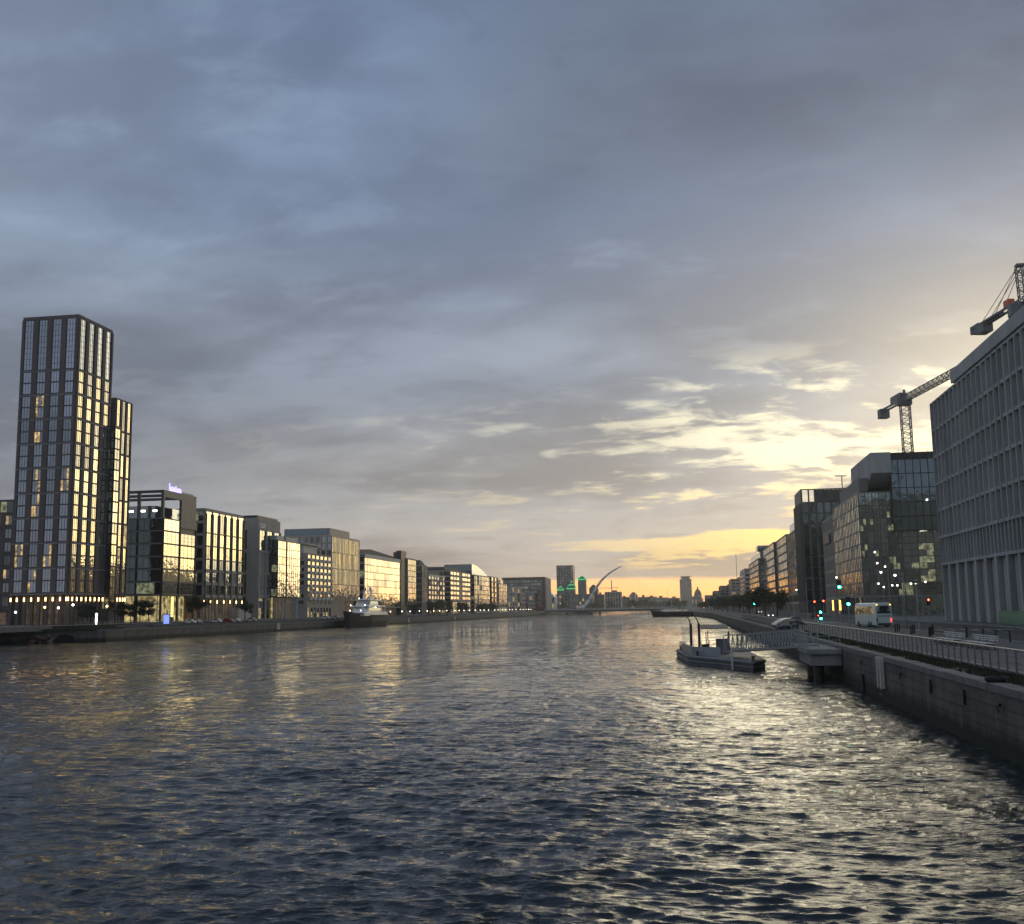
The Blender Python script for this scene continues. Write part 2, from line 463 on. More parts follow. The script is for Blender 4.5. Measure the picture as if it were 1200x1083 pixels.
# darker and lighter cloud bodies
def band(v, c, wd): return mth('POWER', 2.718, mth('MULTIPLY', mth('POWER', mth('ABSOLUTE', mth('DIVIDE', mth('SUBTRACT', v, c), wd)), 2.0), -1.0))
fine = mth('MULTIPLY', mth('ADD', noise(Q2, 8.0, 8, 0.6, 0.4), noise(Q, 4.2, 8, 0.6, 0.35)), 0.5)
zj = mth('ADD', zz, mth('ADD', mth('MULTIPLY', mth('SUBTRACT', med, 0.5), 0.07), mth('MULTIPLY', mth('SUBTRACT', fine, 0.5), 0.05)))          # ragged cloud levels
bank = mth('MULTIPLY', mrange(ca, 0.76, 0.92), mrange(mth('ADD', zj, mth('MULTIPLY', mth('SUBTRACT', big, 0.5), 0.18)), 0.30, 0.43))   # heavy bank high on the right
cl = mrange(mth('ADD', mth('MULTIPLY', big, 0.7), mth('MULTIPLY', med, 0.3)), 0.40, 0.60)
c1 = mixc(cl, vec('MULTIPLY', side, (0.74, 0.72, 0.75)), vec('MULTIPLY', side, (1.18, 1.20, 1.23)))
c1 = mixc(mth('MULTIPLY', mrange(fine, 0.50, 0.66), 0.36), c1, vec('MULTIPLY', side, (1.45, 1.42, 1.36)))
c1 = mixc(mth('MULTIPLY', mrange(fine, 0.49, 0.36), 0.36), c1, vec('MULTIPLY', side, (0.66, 0.66, 0.70)))
c1 = mixc(mth('MULTIPLY', bank, 0.95), c1, vec('MULTIPLY', c1, (0.66, 0.60, 0.56)))
low2 = mth('MULTIPLY', mrange(ca, 0.90, 0.70), band(zz, 0.16, 0.11))
c1 = mixc(mth('MULTIPLY', low2, 0.8), c1, vec('MULTIPLY', c1, (0.72, 0.71, 0.72)))
# glow round the hidden sun and gaps that let its light through
dt = mth('MAXIMUM', vec('DOT_PRODUCT', D, tuple(sdir)), 0.0)
g1 = mth('POWER', dt, 22.0); g2 = mth('POWER', dt, 90.0); g3 = mth('POWER', dt, 7.0)
b1 = mth('MULTIPLY', band(zj, 0.145, 0.036), mrange(ca, 0.885, 0.955))
b2 = mth('MULTIPLY', band(zj, 0.058, 0.016), mrange(ca, 0.900, 0.945))
b3 = mth('MULTIPLY', band(zj, 0.30, 0.05), mrange(ca, 0.91, 0.98))
bs = mth('ADD', mth('ADD', mth('MULTIPLY', b1, 0.145), mth('MULTIPLY', b2, 0.25)), mth('MULTIPLY', b3, 0.02))
gap = mrange(mth('ADD', mth('ADD', mth('MULTIPLY', strk, 0.9), mth('MULTIPLY', mth('SUBTRACT', fine, 0.44), 1.3)), bs), 0.585, 0.76)
c2 = vec('ADD', c1, vec('SCALE', (0.36, 0.30, 0.17), s=mth('MULTIPLY', g2, mrange(zz, 0.36, 0.20))))
c2 = vec('ADD', c2, vec('SCALE', (0.125, 0.105, 0.065), s=mth('MULTIPLY', g1, mth('SUBTRACT', 1.0, mth('MULTIPLY', bank, 0.9)))))
low = mrange(zz, 0.14, 0.06)
yc = mixc(low, (1.15, 1.06, 0.74), (1.35, 0.95, 0.30))
gf = mth('MULTIPLY', gap, mth('MULTIPLY', mth('ADD', mth('MULTIPLY', g1, 1.5), mth('MULTIPLY', g3, 0.22)), mth('MULTIPLY', mrange(zz, 0.245, 0.175), mrange(zz, 0.028, 0.042))), clamp=True)
c3 = mixc(gf, c2, yc)
# clear orange strip along the horizon under the cloud edge
edge = mth('ADD', 0.0265, mth('MULTIPLY', mth('SUBTRACT', noise(vec('MULTIPLY', D, (1, 1, 8)), 6.0, 4), 0.5), 0.014))
strip = mth('MULTIPLY', mrange(mth('SUBTRACT', zz, edge), 0.003, -0.003), mrange(ca, 0.83, 0.92))
orange = ramp(mth('MULTIPLY', zz, 35.0), [(0.0, (1.5, 0.62, 0.24)), (0.45, (2.0, 0.88, 0.24)), (1.0, (1.7, 0.92, 0.34))])
c4 = mixc(mth('MULTIPLY', strip, 0.92), c3, orange)
sky = N.new('ShaderNodeTexSky'); sky.sky_type = 'NISHITA'; sky.sun_disc = False
sky.sun_elevation = SUN_EL; sky.sun_rotation = SUN_AZ
bgn = N.new('ShaderNodeBackground'); L.new(sky.outputs[0], bgn.inputs[0]); bgn.inputs[1].default_value = 0.008
bgc = N.new('ShaderNodeBackground'); L.new(c4, bgc.inputs[0]); bgc.inputs[1].default_value = 1.04
ad = N.new('ShaderNodeAddShader'); L.new(bgn.outputs[0], ad.inputs[0]); L.new(bgc.outputs[0], ad.inputs[1])
wo = N.new('ShaderNodeOutputWorld'); L.new(ad.outputs[0], wo.inputs[0])
sl = bpy.data.lights.new('sun', 'SUN'); sl.energy = 0.56; sl.angle = R(38); sl.color = (1.0, 0.87, 0.57)
so = bpy.data.objects.new('sun', sl); COL.objects.link(so)
so.rotation_euler = (-sdir).to_track_quat('-Z', 'Y').to_euler()
so.location = (200, 200, 300)
sc.view_settings.view_transform = 'Standard'; sc.view_settings.look = 'None'
sc.view_settings.exposure = 0; sc.view_settings.gamma = 1
sc.cycles.use_denoising = True
sc.cycles.max_bounces = 6; sc.cycles.glossy_bounces = 4; sc.cycles.diffuse_bounces = 3; sc.cycles.volume_bounces = 0
sc.cycles.sample_clamp_indirect = 4.0
sc.cycles.caustics_reflective = False; sc.cycles.caustics_refractive = False

# ------------------------------------------------------------------ water
LW = [(-171, -200), (-171, 247), (-152, 264), (-152, 700), (-152, 1130), (-140, 1500), (-150, 2300)]      # left quay line
RW = [(13, -200), (13, 600), (2, 800), (-16, 1130), (-40, 1500), (-80, 2300)]                             # right quay line
def grid_axis(a, b, f):
    out = [a]
    while out[-1] < b: out.append(out[-1] + f(out[-1]))
    return np.array(out)
ys = grid_axis(8.0, 2350, lambda y: max(0.060, 0.0034 * y) if y > 14 else 0.3)
xr = grid_axis(0, 30, lambda x: 0.11 if x < 16 else 1.0)
xl = grid_axis(0, 190, lambda x: 0.11 if x < 15 else min(1.4, 0.11 + (x - 15) * 0.011))
xs = np.concatenate([-xl[::-1][:-1], xr])
X, Y = np.meshgrid(xs, ys)
SX = np.gradient(xs)[None, :] + 0 * X; SY = np.gradient(ys)[:, None] + 0 * X
rs = np.random.RandomState(4)
H = np.zeros_like(X); DX = np.zeros_like(X); DY = np.zeros_like(X)
nw = 110
for i in range(nw):
    lam = 0.2 * (3.0 / 0.2) ** (i / (nw - 1.0)); lam *= rs.uniform(0.93, 1.07)
    th = R(-98) + rs.normal() * R(30)
    k = 2 * math.pi / lam; kx, ky = k * math.cos(th), k * math.sin(th)
    a = 0.0094 * lam if lam < 0.5 else 0.0094 * 0.5 * (0.5 / lam) ** 0.12
    ph = rs.uniform(0, 6.28)
    wgt = np.exp(-((kx * SX) ** 2 + (ky * SY) ** 2) * 0.16)
    arg = kx * X + ky * Y + ph
    s_, c_ = np.sin(arg), np.cos(arg)
    H += a * wgt * s_; DX += 0.95 * a * wgt * c_ * kx / k; DY += 0.95 * a * wgt * c_ * ky / k
# patches of stronger and weaker chop
P = 0.95 + 0.22 * np.sin(X * 0.045 + Y * 0.02 + 1) * np.sin(Y * 0.037 - X * 0.02) + 0.1 * np.sin(X * 0.13 + 2) * np.sin(Y * 0.11)
H *= P; DX *= P; DY *= P
ny, nx = X.shape
co = np.stack([X + DX, Y + DY, H], -1).reshape(-1, 3).astype(np.float32)
idx = (np.arange(ny - 1)[:, None] * nx + np.arange(nx - 1)[None, :]).reshape(-1)
quads = np.stack([idx, idx + 1, idx + nx + 1, idx + nx], -1).astype(np.int32)
me = bpy.data.meshes.new('water'); me.vertices.add(len(co)); me.vertices.foreach_set('co', co.reshape(-1))
me.loops.add(quads.size); me.loops.foreach_set('vertex_index', quads.reshape(-1))
me.polygons.add(len(quads)); me.polygons.foreach_set('loop_start', np.arange(0, quads.size, 4, dtype=np.int32))
me.polygons.foreach_set('use_smooth', np.ones(len(quads), dtype=bool)); me.update(); me.validate()
wm = bpy.data.materials.new('river_water'); nt, b = nodes_of(wm); N, L = nt.nodes, nt.links
b.inputs['Base Color'].default_value = (0.016, 0.024, 0.028, 1); b.inputs['Roughness'].default_value = 0.035
b.inputs['IOR'].default_value = 1.34
geo = N.new('ShaderNodeNewGeometry'); mp = N.new('ShaderNodeMapping'); L.new(geo.outputs['Position'], mp.inputs[0])
mp.inputs['Scale'].default_value = (0.55, 1, 1); mp.inputs['Rotation'].default_value = (0, 0, R(8))
n1 = noise(mp.outputs[0], 6.0, 5, 0.62, 0.4)
n2 = noise(mp.outputs[0], 1.5, 4, 0.6, 0.3)
n3 = noise(mp.outputs[0], 0.42, 4, 0.6, 0.2)
mp2 = N.new('ShaderNodeMapping'); L.new(geo.outputs['Position'], mp2.inputs[0]); mp2.inputs['Scale'].default_value = (0.5, 0.22, 1); mp2.inputs['Rotation'].default_value = (0, 0, R(-35))
gust = mrange(noise(mp2.outputs[0], 0.09, 5, 0.6, 0.6), 0.36, 0.62, 0.45, 1.5)
n4 = noise(mp.outputs[0], 0.14, 3, 0.55, 0.3)
hh = mth('ADD', mth('ADD', mth('MULTIPLY', n1, 0.042), mth('MULTIPLY', n2, 0.17)), mth('ADD', mth('MULTIPLY', n3, 0.42), mth('MULTIPLY', n4, 0.9)))
hh = mth('MULTIPLY', hh, gust)
bp = N.new('ShaderNodeBump'); bp.inputs['Strength'].default_value = 0.85; bp.inputs['Distance'].default_value = 1.0
L.new(hh, bp.inputs['Height']); L.new(bp.outputs[0], b.inputs['Normal'])
me.materials.append(wm)
wo_ = bpy.data.objects.new('water', me); COL.objects.link(wo_); structure(wo_)
b = MB(); b.box(-1500, 1500, -600, 3600, -6.2, -5.0); structure(b.build('ground', mat('river_bed', (0.03, 0.035, 0.03), 0.9)))
b = MB(); b.box(-900, 900, -500, 7.9, -0.9, -0.35); structure(b.build('water_behind', wm))

# ------------------------------------------------------------------ land and quay walls
paving = mat('paving', (0.085, 0.085, 0.085), 0.8, var=0.2, scale=0.5, bump=0.2)
asph = mat('asphalt', (0.05, 0.05, 0.052), 0.85, var=0.15, scale=0.3, bump=0.3)
lightpave = mat('light_paving', (0.16, 0.155, 0.15), 0.8, var=0.2, scale=0.4)
def land(name, line, xfar, z0, z1, m, off=0.0):
    b = MB(); pts = [(x + off, y) for x, y in line]
    poly = pts + [(xfar, line[-1][1]), (xfar, line[0][1])]
    b.prism(poly, z0, z1); return structure(b.build(name, m))
LT = 3.0; RT = 3.05
land('ground', LW, -1500, -5.2, LT, lightpave, -0.9)
land('ground', RW, 1500, -5.2, 3.0, paving, 0.9)
b = MB(); b.box(-1500, 1500, 2300, 3600, -5.1, 2.9); structure(b.build('ground', paving))

# stone blockwork material for the quay walls
def stonewall(name, c1, c2, bw, bh, sx=1.0):
    m = bpy.data.materials.new(name); nt, b = nodes_of(m); N, L = nt.nodes, nt.links
    geo = N.new('ShaderNodeNewGeometry'); sep = N.new('ShaderNodeSeparateXYZ'); L.new(geo.outputs['Position'], sep.inputs[0])
    cb = N.new('ShaderNodeCombineXYZ'); L.new(sep.outputs[1], cb.inputs[0]); L.new(sep.outputs[2], cb.inputs[1])
    br = N.new('ShaderNodeTexBrick'); L.new(cb.outputs[0], br.inputs['Vector'])
    br.inputs['Scale'].default_value = 1.0; br.inputs['Brick Width'].default_value = bw; br.inputs['Row Height'].default_value = bh
    br.inputs['Mortar Size'].default_value = 0.018; br.inputs['Mortar Smooth'].default_value = 0.3; br.inputs['Bias'].default_value = -0.2
    br.inputs['Color1'].default_value = (*c1, 1); br.inputs['Color2'].default_value = (*c2, 1); br.inputs['Mortar'].default_value = (0.015, 0.015, 0.014, 1)
    n = N.new('ShaderNodeTexNoise'); n.inputs['Scale'].default_value = 0.7; n.inputs['Detail'].default_value = 8; n.inputs['Roughness'].default_value = 0.7
    mp = N.new('ShaderNodeMapping'); mp.inputs['Scale'].default_value = (1, 1, 0.3); L.new(geo.outputs['Position'], mp.inputs[0]); L.new(mp.outputs[0], n.inputs['Vector'])
    mr = N.new('ShaderNodeMapRange'); mr.inputs['From Min'].default_value = 0.3; mr.inputs['From Max'].default_value = 0.7
    mr.inputs['To Min'].default_value = 0.55; mr.inputs['To Max'].default_value = 1.35; L.new(n.outputs['Fac'], mr.inputs['Value'])
    vs = N.new('ShaderNodeVectorMath'); vs.operation = 'SCALE'; L.new(br.outputs['Color'], vs.inputs[0]); L.new(mr.outputs[0], vs.inputs['Scale'])
    # tide mark: weed-covered stone at and below the high-water line
    mz = N.new('ShaderNodeMapRange'); mz.inputs['From Min'].default_value = 0.5; mz.inputs['From Max'].default_value = 1.25
    ad2 = N.new('ShaderNodeMath'); ad2.operation = 'MULTIPLY_ADD'; L.new(n.outputs['Fac'], ad2.inputs[0]); ad2.inputs[1].default_value = 1.2
    L.new(sep.outputs[2], ad2.inputs[2]); mz.inputs['From Min'].default_value = 1.2; mz.inputs['From Max'].default_value = 1.9; L.new(ad2.outputs[0], mz.inputs['Value'])
    mx = N.new('ShaderNodeMix'); mx.data_type = 'RGBA'; L.new(mz.outputs[0], mx.inputs['Factor']); mx.inputs[6].default_value = (0.012, 0.016, 0.008, 1); L.new(vs.outputs[0], mx.inputs[7])
    L.new(mx.outputs[2], b.inputs['Base Color']); b.inputs['Roughness'].default_value = 0.75
    bp = N.new('ShaderNodeBump'); bp.inputs['Strength'].default_value = 0.7; bp.inputs['Distance'].default_value = 0.06
    n3 = N.new('ShaderNodeTexNoise'); n3.inputs['Scale'].default_value = 5; n3.inputs['Detail'].default_value = 6; L.new(geo.outputs['Position'], n3.inputs['Vector'])
    m4 = N.new('ShaderNodeMath'); m4.operation = 'SUBTRACT'; L.new(n3.outputs['Fac'], m4.inputs[0]); L.new(br.outputs['Fac'], m4.inputs[1])
    L.new(m4.outputs[0], bp.inputs['Height']); L.new(bp.outputs[0], b.inputs['Normal'])
    return m
SWR = stonewall('quay_blocks', (0.135, 0.125, 0.105), (0.075, 0.072, 0.066), 4.2, 1.05)
SWL = stonewall('quay_stone', (0.15, 0.135, 0.115), (0.11, 0.10, 0.09), 2.2, 0.55)
cop = mat('coping_stone', (0.17, 0.165, 0.15), 0.8, var=0.3, scale=0.8, bump=0.4)
def strip(b, line, o0, o1, z0, z1, mi=0):
    for (xa, ya), (xb, yb) in zip(line[:-1], line[1:]):
        b.prism([(xa + o0, ya), (xa + o1, ya), (xb + o1, yb), (xb + o0, yb)], z0, z1, mi)
def seg(line, a, b_):
    out = []
    def xat(y):
        for (xa, ya), (xb, yb) in zip(line[:-1], line[1:]):
            if ya <= y <= yb: return xa + (xb - xa) * (y - ya) / (yb - ya)
    out.append((xat(a), a)); out += [p for p in line if a < p[1] < b_]; out.append((xat(b_), b_)); return out

t = tag(thing('quay_wall', '', 'wall', (13, 300, 0)), 'tall dark stone quay wall with weedy foot along the right bank', 'quay wall')
b = MB(); strip(b, RW, 0, 0.91, -5.1, 2.72)
b.box(12.94, 12.999, -100, 95, 1.62, 1.70); b.build('wall', SWR, t)
b = MB()
yy = -60.0
while yy < 330:
    l = rnd.uniform(1.6, 2.6); j = rnd.uniform(-0.025, 0.025)
    b.box(12.93 + j, 13.92 + j * 0.5, yy, yy + l - 0.03, 2.7215, 3.05 + rnd.uniform(-0.02, 0.02)); yy += l
strip(b, seg(RW, 330, 2300), -0.06, 0.91, 2.7215, 3.05)
b.build('coping', cop, t)
for dy, name in ((0, 'fender'), (1.25, 'fender')):
    Yl = Yx(1031, 13.0) - 0.6 + dy
    b = MB(); b.box(12.66, 12.925, Yl, Yl + 0.38, 0.9, 2.98); b.build('fender', M['offwhite'], t)
b = MB(); Yl = Yx(1031, 13.0)
for k in range(9): b.bar((12.72, Yl - 0.2, 0.5 + 0.3 * k), (12.72, Yl + 0.62, 0.5 + 0.3 * k), 0.02)
b.build('ladder', M['galv'], t)
for y in (70.5, 86.0, 49.0):
    b = MB(); pts = [(12.78, y + 0.16 * math.cos(a_), 2.1 + 0.16 * math.sin(a_)) for a_ in [k * 0.63 for k in range(11)]]; b.tube(pts, 0.025, 0, 5); b.box(12.8, 12.93, y - 0.06, y + 0.06, 2.2, 2.34); b.build('mooring_ring', M['black'], t)
for y in (62.5, 55.2):
    b = MB(); b.box(12.86, 12.935, y, y + 0.42, 1.75, 2.45); b.build('recess_cover', M['black'], t)
b = MB(); b.box(12.80, 12.99, Yx(1008, 13), Yx(1008, 13) + 0.3, -0.5, 1.3); b.build('timber_post', M['black'], t)

t = tag(thing('quay_wall', '', 'wall', (-152, 500, 0)), 'long brown stone quay wall under the left bank buildings', 'quay wall')
b = MB(); strip(b, LW, -0.91, 0, -5.1, 2.66); b.build('wall', SWL, t)
b = MB(); strip(b, LW, -0.91, 0.08, 2.6615, 3.06); b.build('coping', cop, t)
# arched culvert mouth on the chamfered corner, a black slab for its inner shade, with rubble beside it
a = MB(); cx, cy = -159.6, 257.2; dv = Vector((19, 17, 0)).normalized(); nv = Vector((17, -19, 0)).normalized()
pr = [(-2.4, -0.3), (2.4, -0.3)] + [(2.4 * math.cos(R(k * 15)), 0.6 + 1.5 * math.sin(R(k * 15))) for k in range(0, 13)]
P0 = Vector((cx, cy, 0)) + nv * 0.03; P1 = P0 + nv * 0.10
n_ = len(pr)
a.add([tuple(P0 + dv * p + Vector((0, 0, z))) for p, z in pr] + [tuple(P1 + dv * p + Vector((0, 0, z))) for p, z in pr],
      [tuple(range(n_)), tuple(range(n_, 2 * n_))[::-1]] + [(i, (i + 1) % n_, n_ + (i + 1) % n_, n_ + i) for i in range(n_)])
a.build('culvert_mouth', mat('culvert_shade', (0.004, 0.004, 0.004), 0.95), t)
b = MB()
for k in range(26):
    u_ = rnd.uniform(-9.5, -3.2); r_ = rnd.uniform(0.25, 0.7)
    p = Vector((cx, cy, 0)) + dv * u_ + nv * rnd.uniform(0.1, 1.0)
    b.ball((p.x, p.y, rnd.uniform(0, 1.9)), r_, 0, 6, 4, 0.8)
tag(b.build('rubble_heap', M['pinkrock'], None, loc=(cx, cy, 0)), 'pinkish rubble heap at the foot of the left quay beside the dark arch', 'rubble')
for px, zt_ in ((324, 1.0), (478, 1.0), (532, 1.0)):
    Yl = Yx(px, -152)
    b = MB(); b.box(-151.9, -151.7, Yl, Yl + 3.2, 0.6, 2.95); b.build('fender', M['board'], t)

# raised terrace and grass bank on the left
b = MB(); b.prism([(-163, 200), (-163, 1130), (-1500, 1130), (-1500, 200)], 2.99, 4.3); structure(b.build('plaza', lightpave))
b = MB(); b.extr([(-158, 3.01), (-163.0, 4.1), (-163.0, 3.0)], 'y', 283, 1120); structure(b.build('bank', paving))
b = MB(); b.prism([(-171.5, 244), (-153.6, 262), (-153.6, 276), (-162.99, 282.9), (-190, 282.9), (-190, 244)], 3.0, 3.35)
b.prism([(-168, 252), (-156, 264), (-156, 276), (-162.99, 282), (-190, 282), (-190, 252)], 3.351, 4.0); structure(b.build('lawn_base', mat('soil', (0.04, 0.045, 0.02), 0.9)))
b = MB()
for k in range(16000):
    x = rnd.uniform(-190, -153.5); y = rnd.uniform(245, 284)
    if (x + 171.5) * 1.0 > (y - 243): continue
    z = 4.0 if (y > 252 and x < -156 and x + 168 < (y - 251.5)) else 3.34
    a_ = rnd.uniform(0, 3.14); hh_ = rnd.uniform(0.1, 0.3); w_ = rnd.uniform(0.1, 0.25)
    c, s_ = math.cos(a_) * w_, math.sin(a_) * w_
    b.add([(x - c, y - s_, z), (x + c, y + s_, z), (x + rnd.uniform(-.1, .1), y + rnd.uniform(-.1, .1), z + hh_)], [(0, 1, 2)])
o = b.build('grass', M['grass']); tag(o, 'rough green grass on the bank below the tall tower', 'grass'); o['kind'] = 'stuff'
# ------------------------------------------------------------------ left bank buildings
XL = -171.0; ZL = 4.3
def fl(z0, z1, n): return [(z1 - z0) / n] * n
# residential tower
Yt0 = Yx(78, XL); Zt = Zp(88, 369, XL, Yt0); Yt1 = Yt0 + 18.5
T = Bld('residential_tower', 'tall dark brick residential tower with tall glass crown, the highest building on the left bank', 'L', XL, Yt0, Yt1, 17.6, ZL, Zt,
        ['brick', 'brick', 'band'], 'tower', zs=ZL + 8.6)
zc = Zp(88, 433, XL, Yt0)              # foot of the crown
z8 = ZL + 8.6; nr = 9; rh = (zc - z8) / nr
for f, n in (('S', 4), ('E', 4)):
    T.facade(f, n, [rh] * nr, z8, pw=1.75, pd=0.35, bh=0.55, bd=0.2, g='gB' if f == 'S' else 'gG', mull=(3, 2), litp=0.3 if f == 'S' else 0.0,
             lm='lw', skip=(lambda i, j: i < 2 and j == 3) if f == 'E' else None)
    T.facade(f, n, [Zt - zc - 0.8], zc, pw=1.6, pd=0.42, bh=0.5, bd=0.22, g='gB', mull=(3, 9))
    for i in range(nr + 1):
        zz_ = z8 + i * rh
        T.fbox(f, -0.0, (T.D if f == 'S' else 18.5), 0, 0.40, zz_ - 0.12, zz_ + 0.16, 2)
    for i in range(nr):   # mid spandrel between the two storeys of each window
        T.fbox(f, 0.3, (T.D if f == 'S' else 18.5) - 0.3, 0.1, 0.17, z8 + i * rh + rh * 0.5 + 0.05, z8 + i * rh + rh * 0.5 + 0.45, 1)
T.cols('S', 8, ZL, z8, 0.9, m='brick', lampm='lampb'); T.cols('E', 8, ZL, z8, 0.9, m='brick', lampm='lampb')
T.shop('S', 4, ZL, z8, 'lobdim'); T.shop('E', 4, ZL, z8, 'lobdim')
T.finish(parapet=0.3, plant=False)
# lower block behind it
Ye = Yx(146, XL); Zb = Zp(150, 474, XL, Ye)
T2 = Bld('residential_block', 'dark brick block half the height of the tall tower, joined to its far side', 'L', XL, Yt1 + 3.2, Ye, 16, ZL, Zb, ['brick', 'brick', 'band'], 'tower', zs=z8)
n2 = int((Zb - z8) / rh); 
T2.facade('E', 3, [rh] * (n2 - 1) + [(Zb - z8 - rh * (n2 - 1))], z8, pw=1.1, pd=0.35, bh=0.5, bd=0.2, g='gG', mull=(2, 2), litp=0.03)
T2.facade('S', 3, [rh] * (n2 - 1) + [(Zb - z8 - rh * (n2 - 1))], z8, pw=1.9, pd=0.3, bh=0.5, bd=0.2, g='gB', mull=(2, 2), litp=0.05)
T2.cols('E', 6, ZL, z8, 0.9, m='brick', lampm='lampb'); T2.shop('E', 3, ZL, z8, 'lobdim')
T2.finish(parapet=0.3, plant=False)
# dark glazed link with winter gardens
Zg = Zp(138, 502, XL + 2, Yt1 + 3)
G = Bld('winter_garden_stack', 'dark green glazed balcony stack wedged between the tall tower and its lower block', 'L', XL + 1.9, Yt1 + 0.02, Yt1 + 3.18, 9, ZL, Zg, ['greengrey', 'darkmetal'], 'tower annex')
nn = 17
G.facade('E', 1, fl(ZL + 4, Zg - 0.4, nn), ZL + 4, pw=0.3, pd=0.2, bh=0.35, bd=0.3, g='gG', mull=(2, 1))
G.facade('S', 2, fl(ZL + 4, Zg - 0.4, nn), ZL + 4, u0=6.5, u1=9.0, pw=0.2, pd=0.1, bh=0.35, bd=0.12, g='gT', mull=(1, 1), litp=0.15, lm='lcd')
G.finish(plant=False)
# building at the frame's left edge
Xe = Xy(-8, 300)
B0 = Bld('apartment_block', 'dark brick apartment block cut by the left edge of the picture, beside the tower', 'L', Xy(12, 300), 300, 318, 24, ZL, Zp(4, 600, -195, 300), ['brick', 'brick'], 'building')
B0.facade('S', 6, fl(ZL + 4.5, B0.z1 - 0.5, 7), ZL + 4.5, pw=1.8, bh=1.3, g='gM', mull=(2, 1), litp=0.25)
B0.shop('S', 4, ZL, ZL + 4, 'lobdim', inset=-0.06, u0=1, u1=23)
B0.finish()
b = MB(); x_ = B0.xb; b.box(x_ - 9, x_ - 0.7, 301, 316, B0.z1 + 0.01, B0.z1 + 4.6); o = b.build('penthouse', M['greengrey'], B0.root)
k = win_mesh(6.5, 3.4, 3, 1, [0, 2, 0], [M['gD'], M['frame'], M['lcd']])
wq = bpy.data.objects.new('window', WIN[k][1]); COL.objects.link(wq); wq.parent = B0.root; wq.location = Vector((x_ - 4.6, 300.95, B0.z1 + 0.6)) - B0.root.location

def ytop(X, px, py, Y): return Zp(px, py, X, Y)
# L2 dark glass office with open roof frame
Y0, Y1 = Yx(188, XL), Yx(227, XL); zt = Zp(193.6, 574, XL, Y0)
zb = Zp(193, 607, XL, Y0)
B = Bld('glass_office', 'dark green framed glass office with lit purple roof sign, next right of the tower', 'L', XL, Y0, Y1, 27, ZL, zb, ['greengrey', 'darkmetal', 'band'], 'building', zs=ZL + 8.8)
za = ZL + 8.8; rr = fl(za, zb - 0.2, 6); rh2 = rr[0]
B.facade('S', 3, rr, za, pw=0.5, pd=0.45, bh=0.5, bd=0.3, g='gD', mull=(4, 1), litp=0.10, lm='lcd')
for i in range(7): B.fbox('S', 0, 27, 0.3, 0.6, za + i * rh2, za + i * rh2 + 0.28, 2)
B.facade('E', 2, rr[:1], za, pw=0.5, pd=0.4, bh=0.5, bd=0.3, g='gM', mull=(4, 3))
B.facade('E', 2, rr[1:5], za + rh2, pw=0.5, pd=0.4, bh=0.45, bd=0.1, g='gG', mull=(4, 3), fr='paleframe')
B.facade('E', 2, [rh2], za + 5 * rh2, pw=0.5, pd=0.4, bh=0.45, bd=0.1, g='gG', mull=(4, 3), fr='paleframe', skip=lambda i, j: j == 1)
B.fbox('E', (Y1 - Y0) * 0.5, Y1 - Y0, 0, 0.42, za + 5.45 * rh2, zb, 0)
B.cols('S', 3, ZL, za, 1.0, m='darkmetal'); B.cols('E', 2, ZL, za, 1.0, m='darkmetal')
B.shop('S', 3, ZL, za, 'lobby'); B.shop('E', 4, ZL, za, 'lobby')
# roof frame
b = MB(); hx = zt - 0.9
for x in (B.xa + 0.5, B.xa + 9, B.xa + 18, B.xb - 0.5): b.box(x - 0.45, x + 0.45, Y0 + 0.02, Y0 + 0.9, zb, hx)
for f_y in (Y0 + 0.01, Y0 + 12, Y1 - 1.0): b.box(B.xa, B.xb, f_y, f_y + 0.95, hx, zt)
b.box(B.xb - 0.95, B.xb - 0.02, Y0 + 1, Y1 - 1.1, hx - 1.4, zt - 0.01); b.box(B.xb - 0.9, B.xb - 0.03, Y0 + 13, Y1 - 0.02, zb, hx - 1.41)
b.box(B.xb - 0.9, B.xb - 0.04, Y1 - 1.0, Y1 - 0.03, zb + 0.1, hx)
b.build('roof_frame', M['greengrey'], B.root)
b = MB(); b.box(B.xa + 2, B.xb - 5, Y0 + 4, Y1 - 3, zb + 0.02, zb + 4.6); b.build('penthouse', M['gM'], B.root)
b = MB()
for k in range(5): b.box(B.xa + 4 + k * 4.3, B.xa + 5.4 + k * 4.3, Y0 + 3.85, Y0 + 3.99, zb + 2.6, zb + 3.2)
b.build('roof_light', M['lampw'], B.root)
b = MB(); b.box(B.xb - 1.0, B.xb - 0.2, Y0 + 14, Y1 - 2, zt + 0.02, zt + 0.55); b.build('roof_edge_panel', M['offwhite'], B.root)
# illuminated letters seen small and blurred: slanted strokes
b = MB(); ys_ = Y0 + 4.2
for k, (hgt, wd) in enumerate([(2.6, .5), (1.5, .8), (1.6, .7), (1.5, .8), (2.1, .5), (1.4, .8), (1.5, .7), (1.4, .8)]):
    b.box(B.xb - 0.45, B.xb - 0.25, ys_, ys_ + wd, zt + 0.15, zt + 0.15 + hgt); b.box(B.xb - 0.45, B.xb - 0.25, ys_ + wd, ys_ + wd + .35, zt + 0.15, zt + 0.55); ys_ += wd + 0.42
b.build('roof_sign', M['blue'], B.root)
B.finish(plant=False, parapet=0)

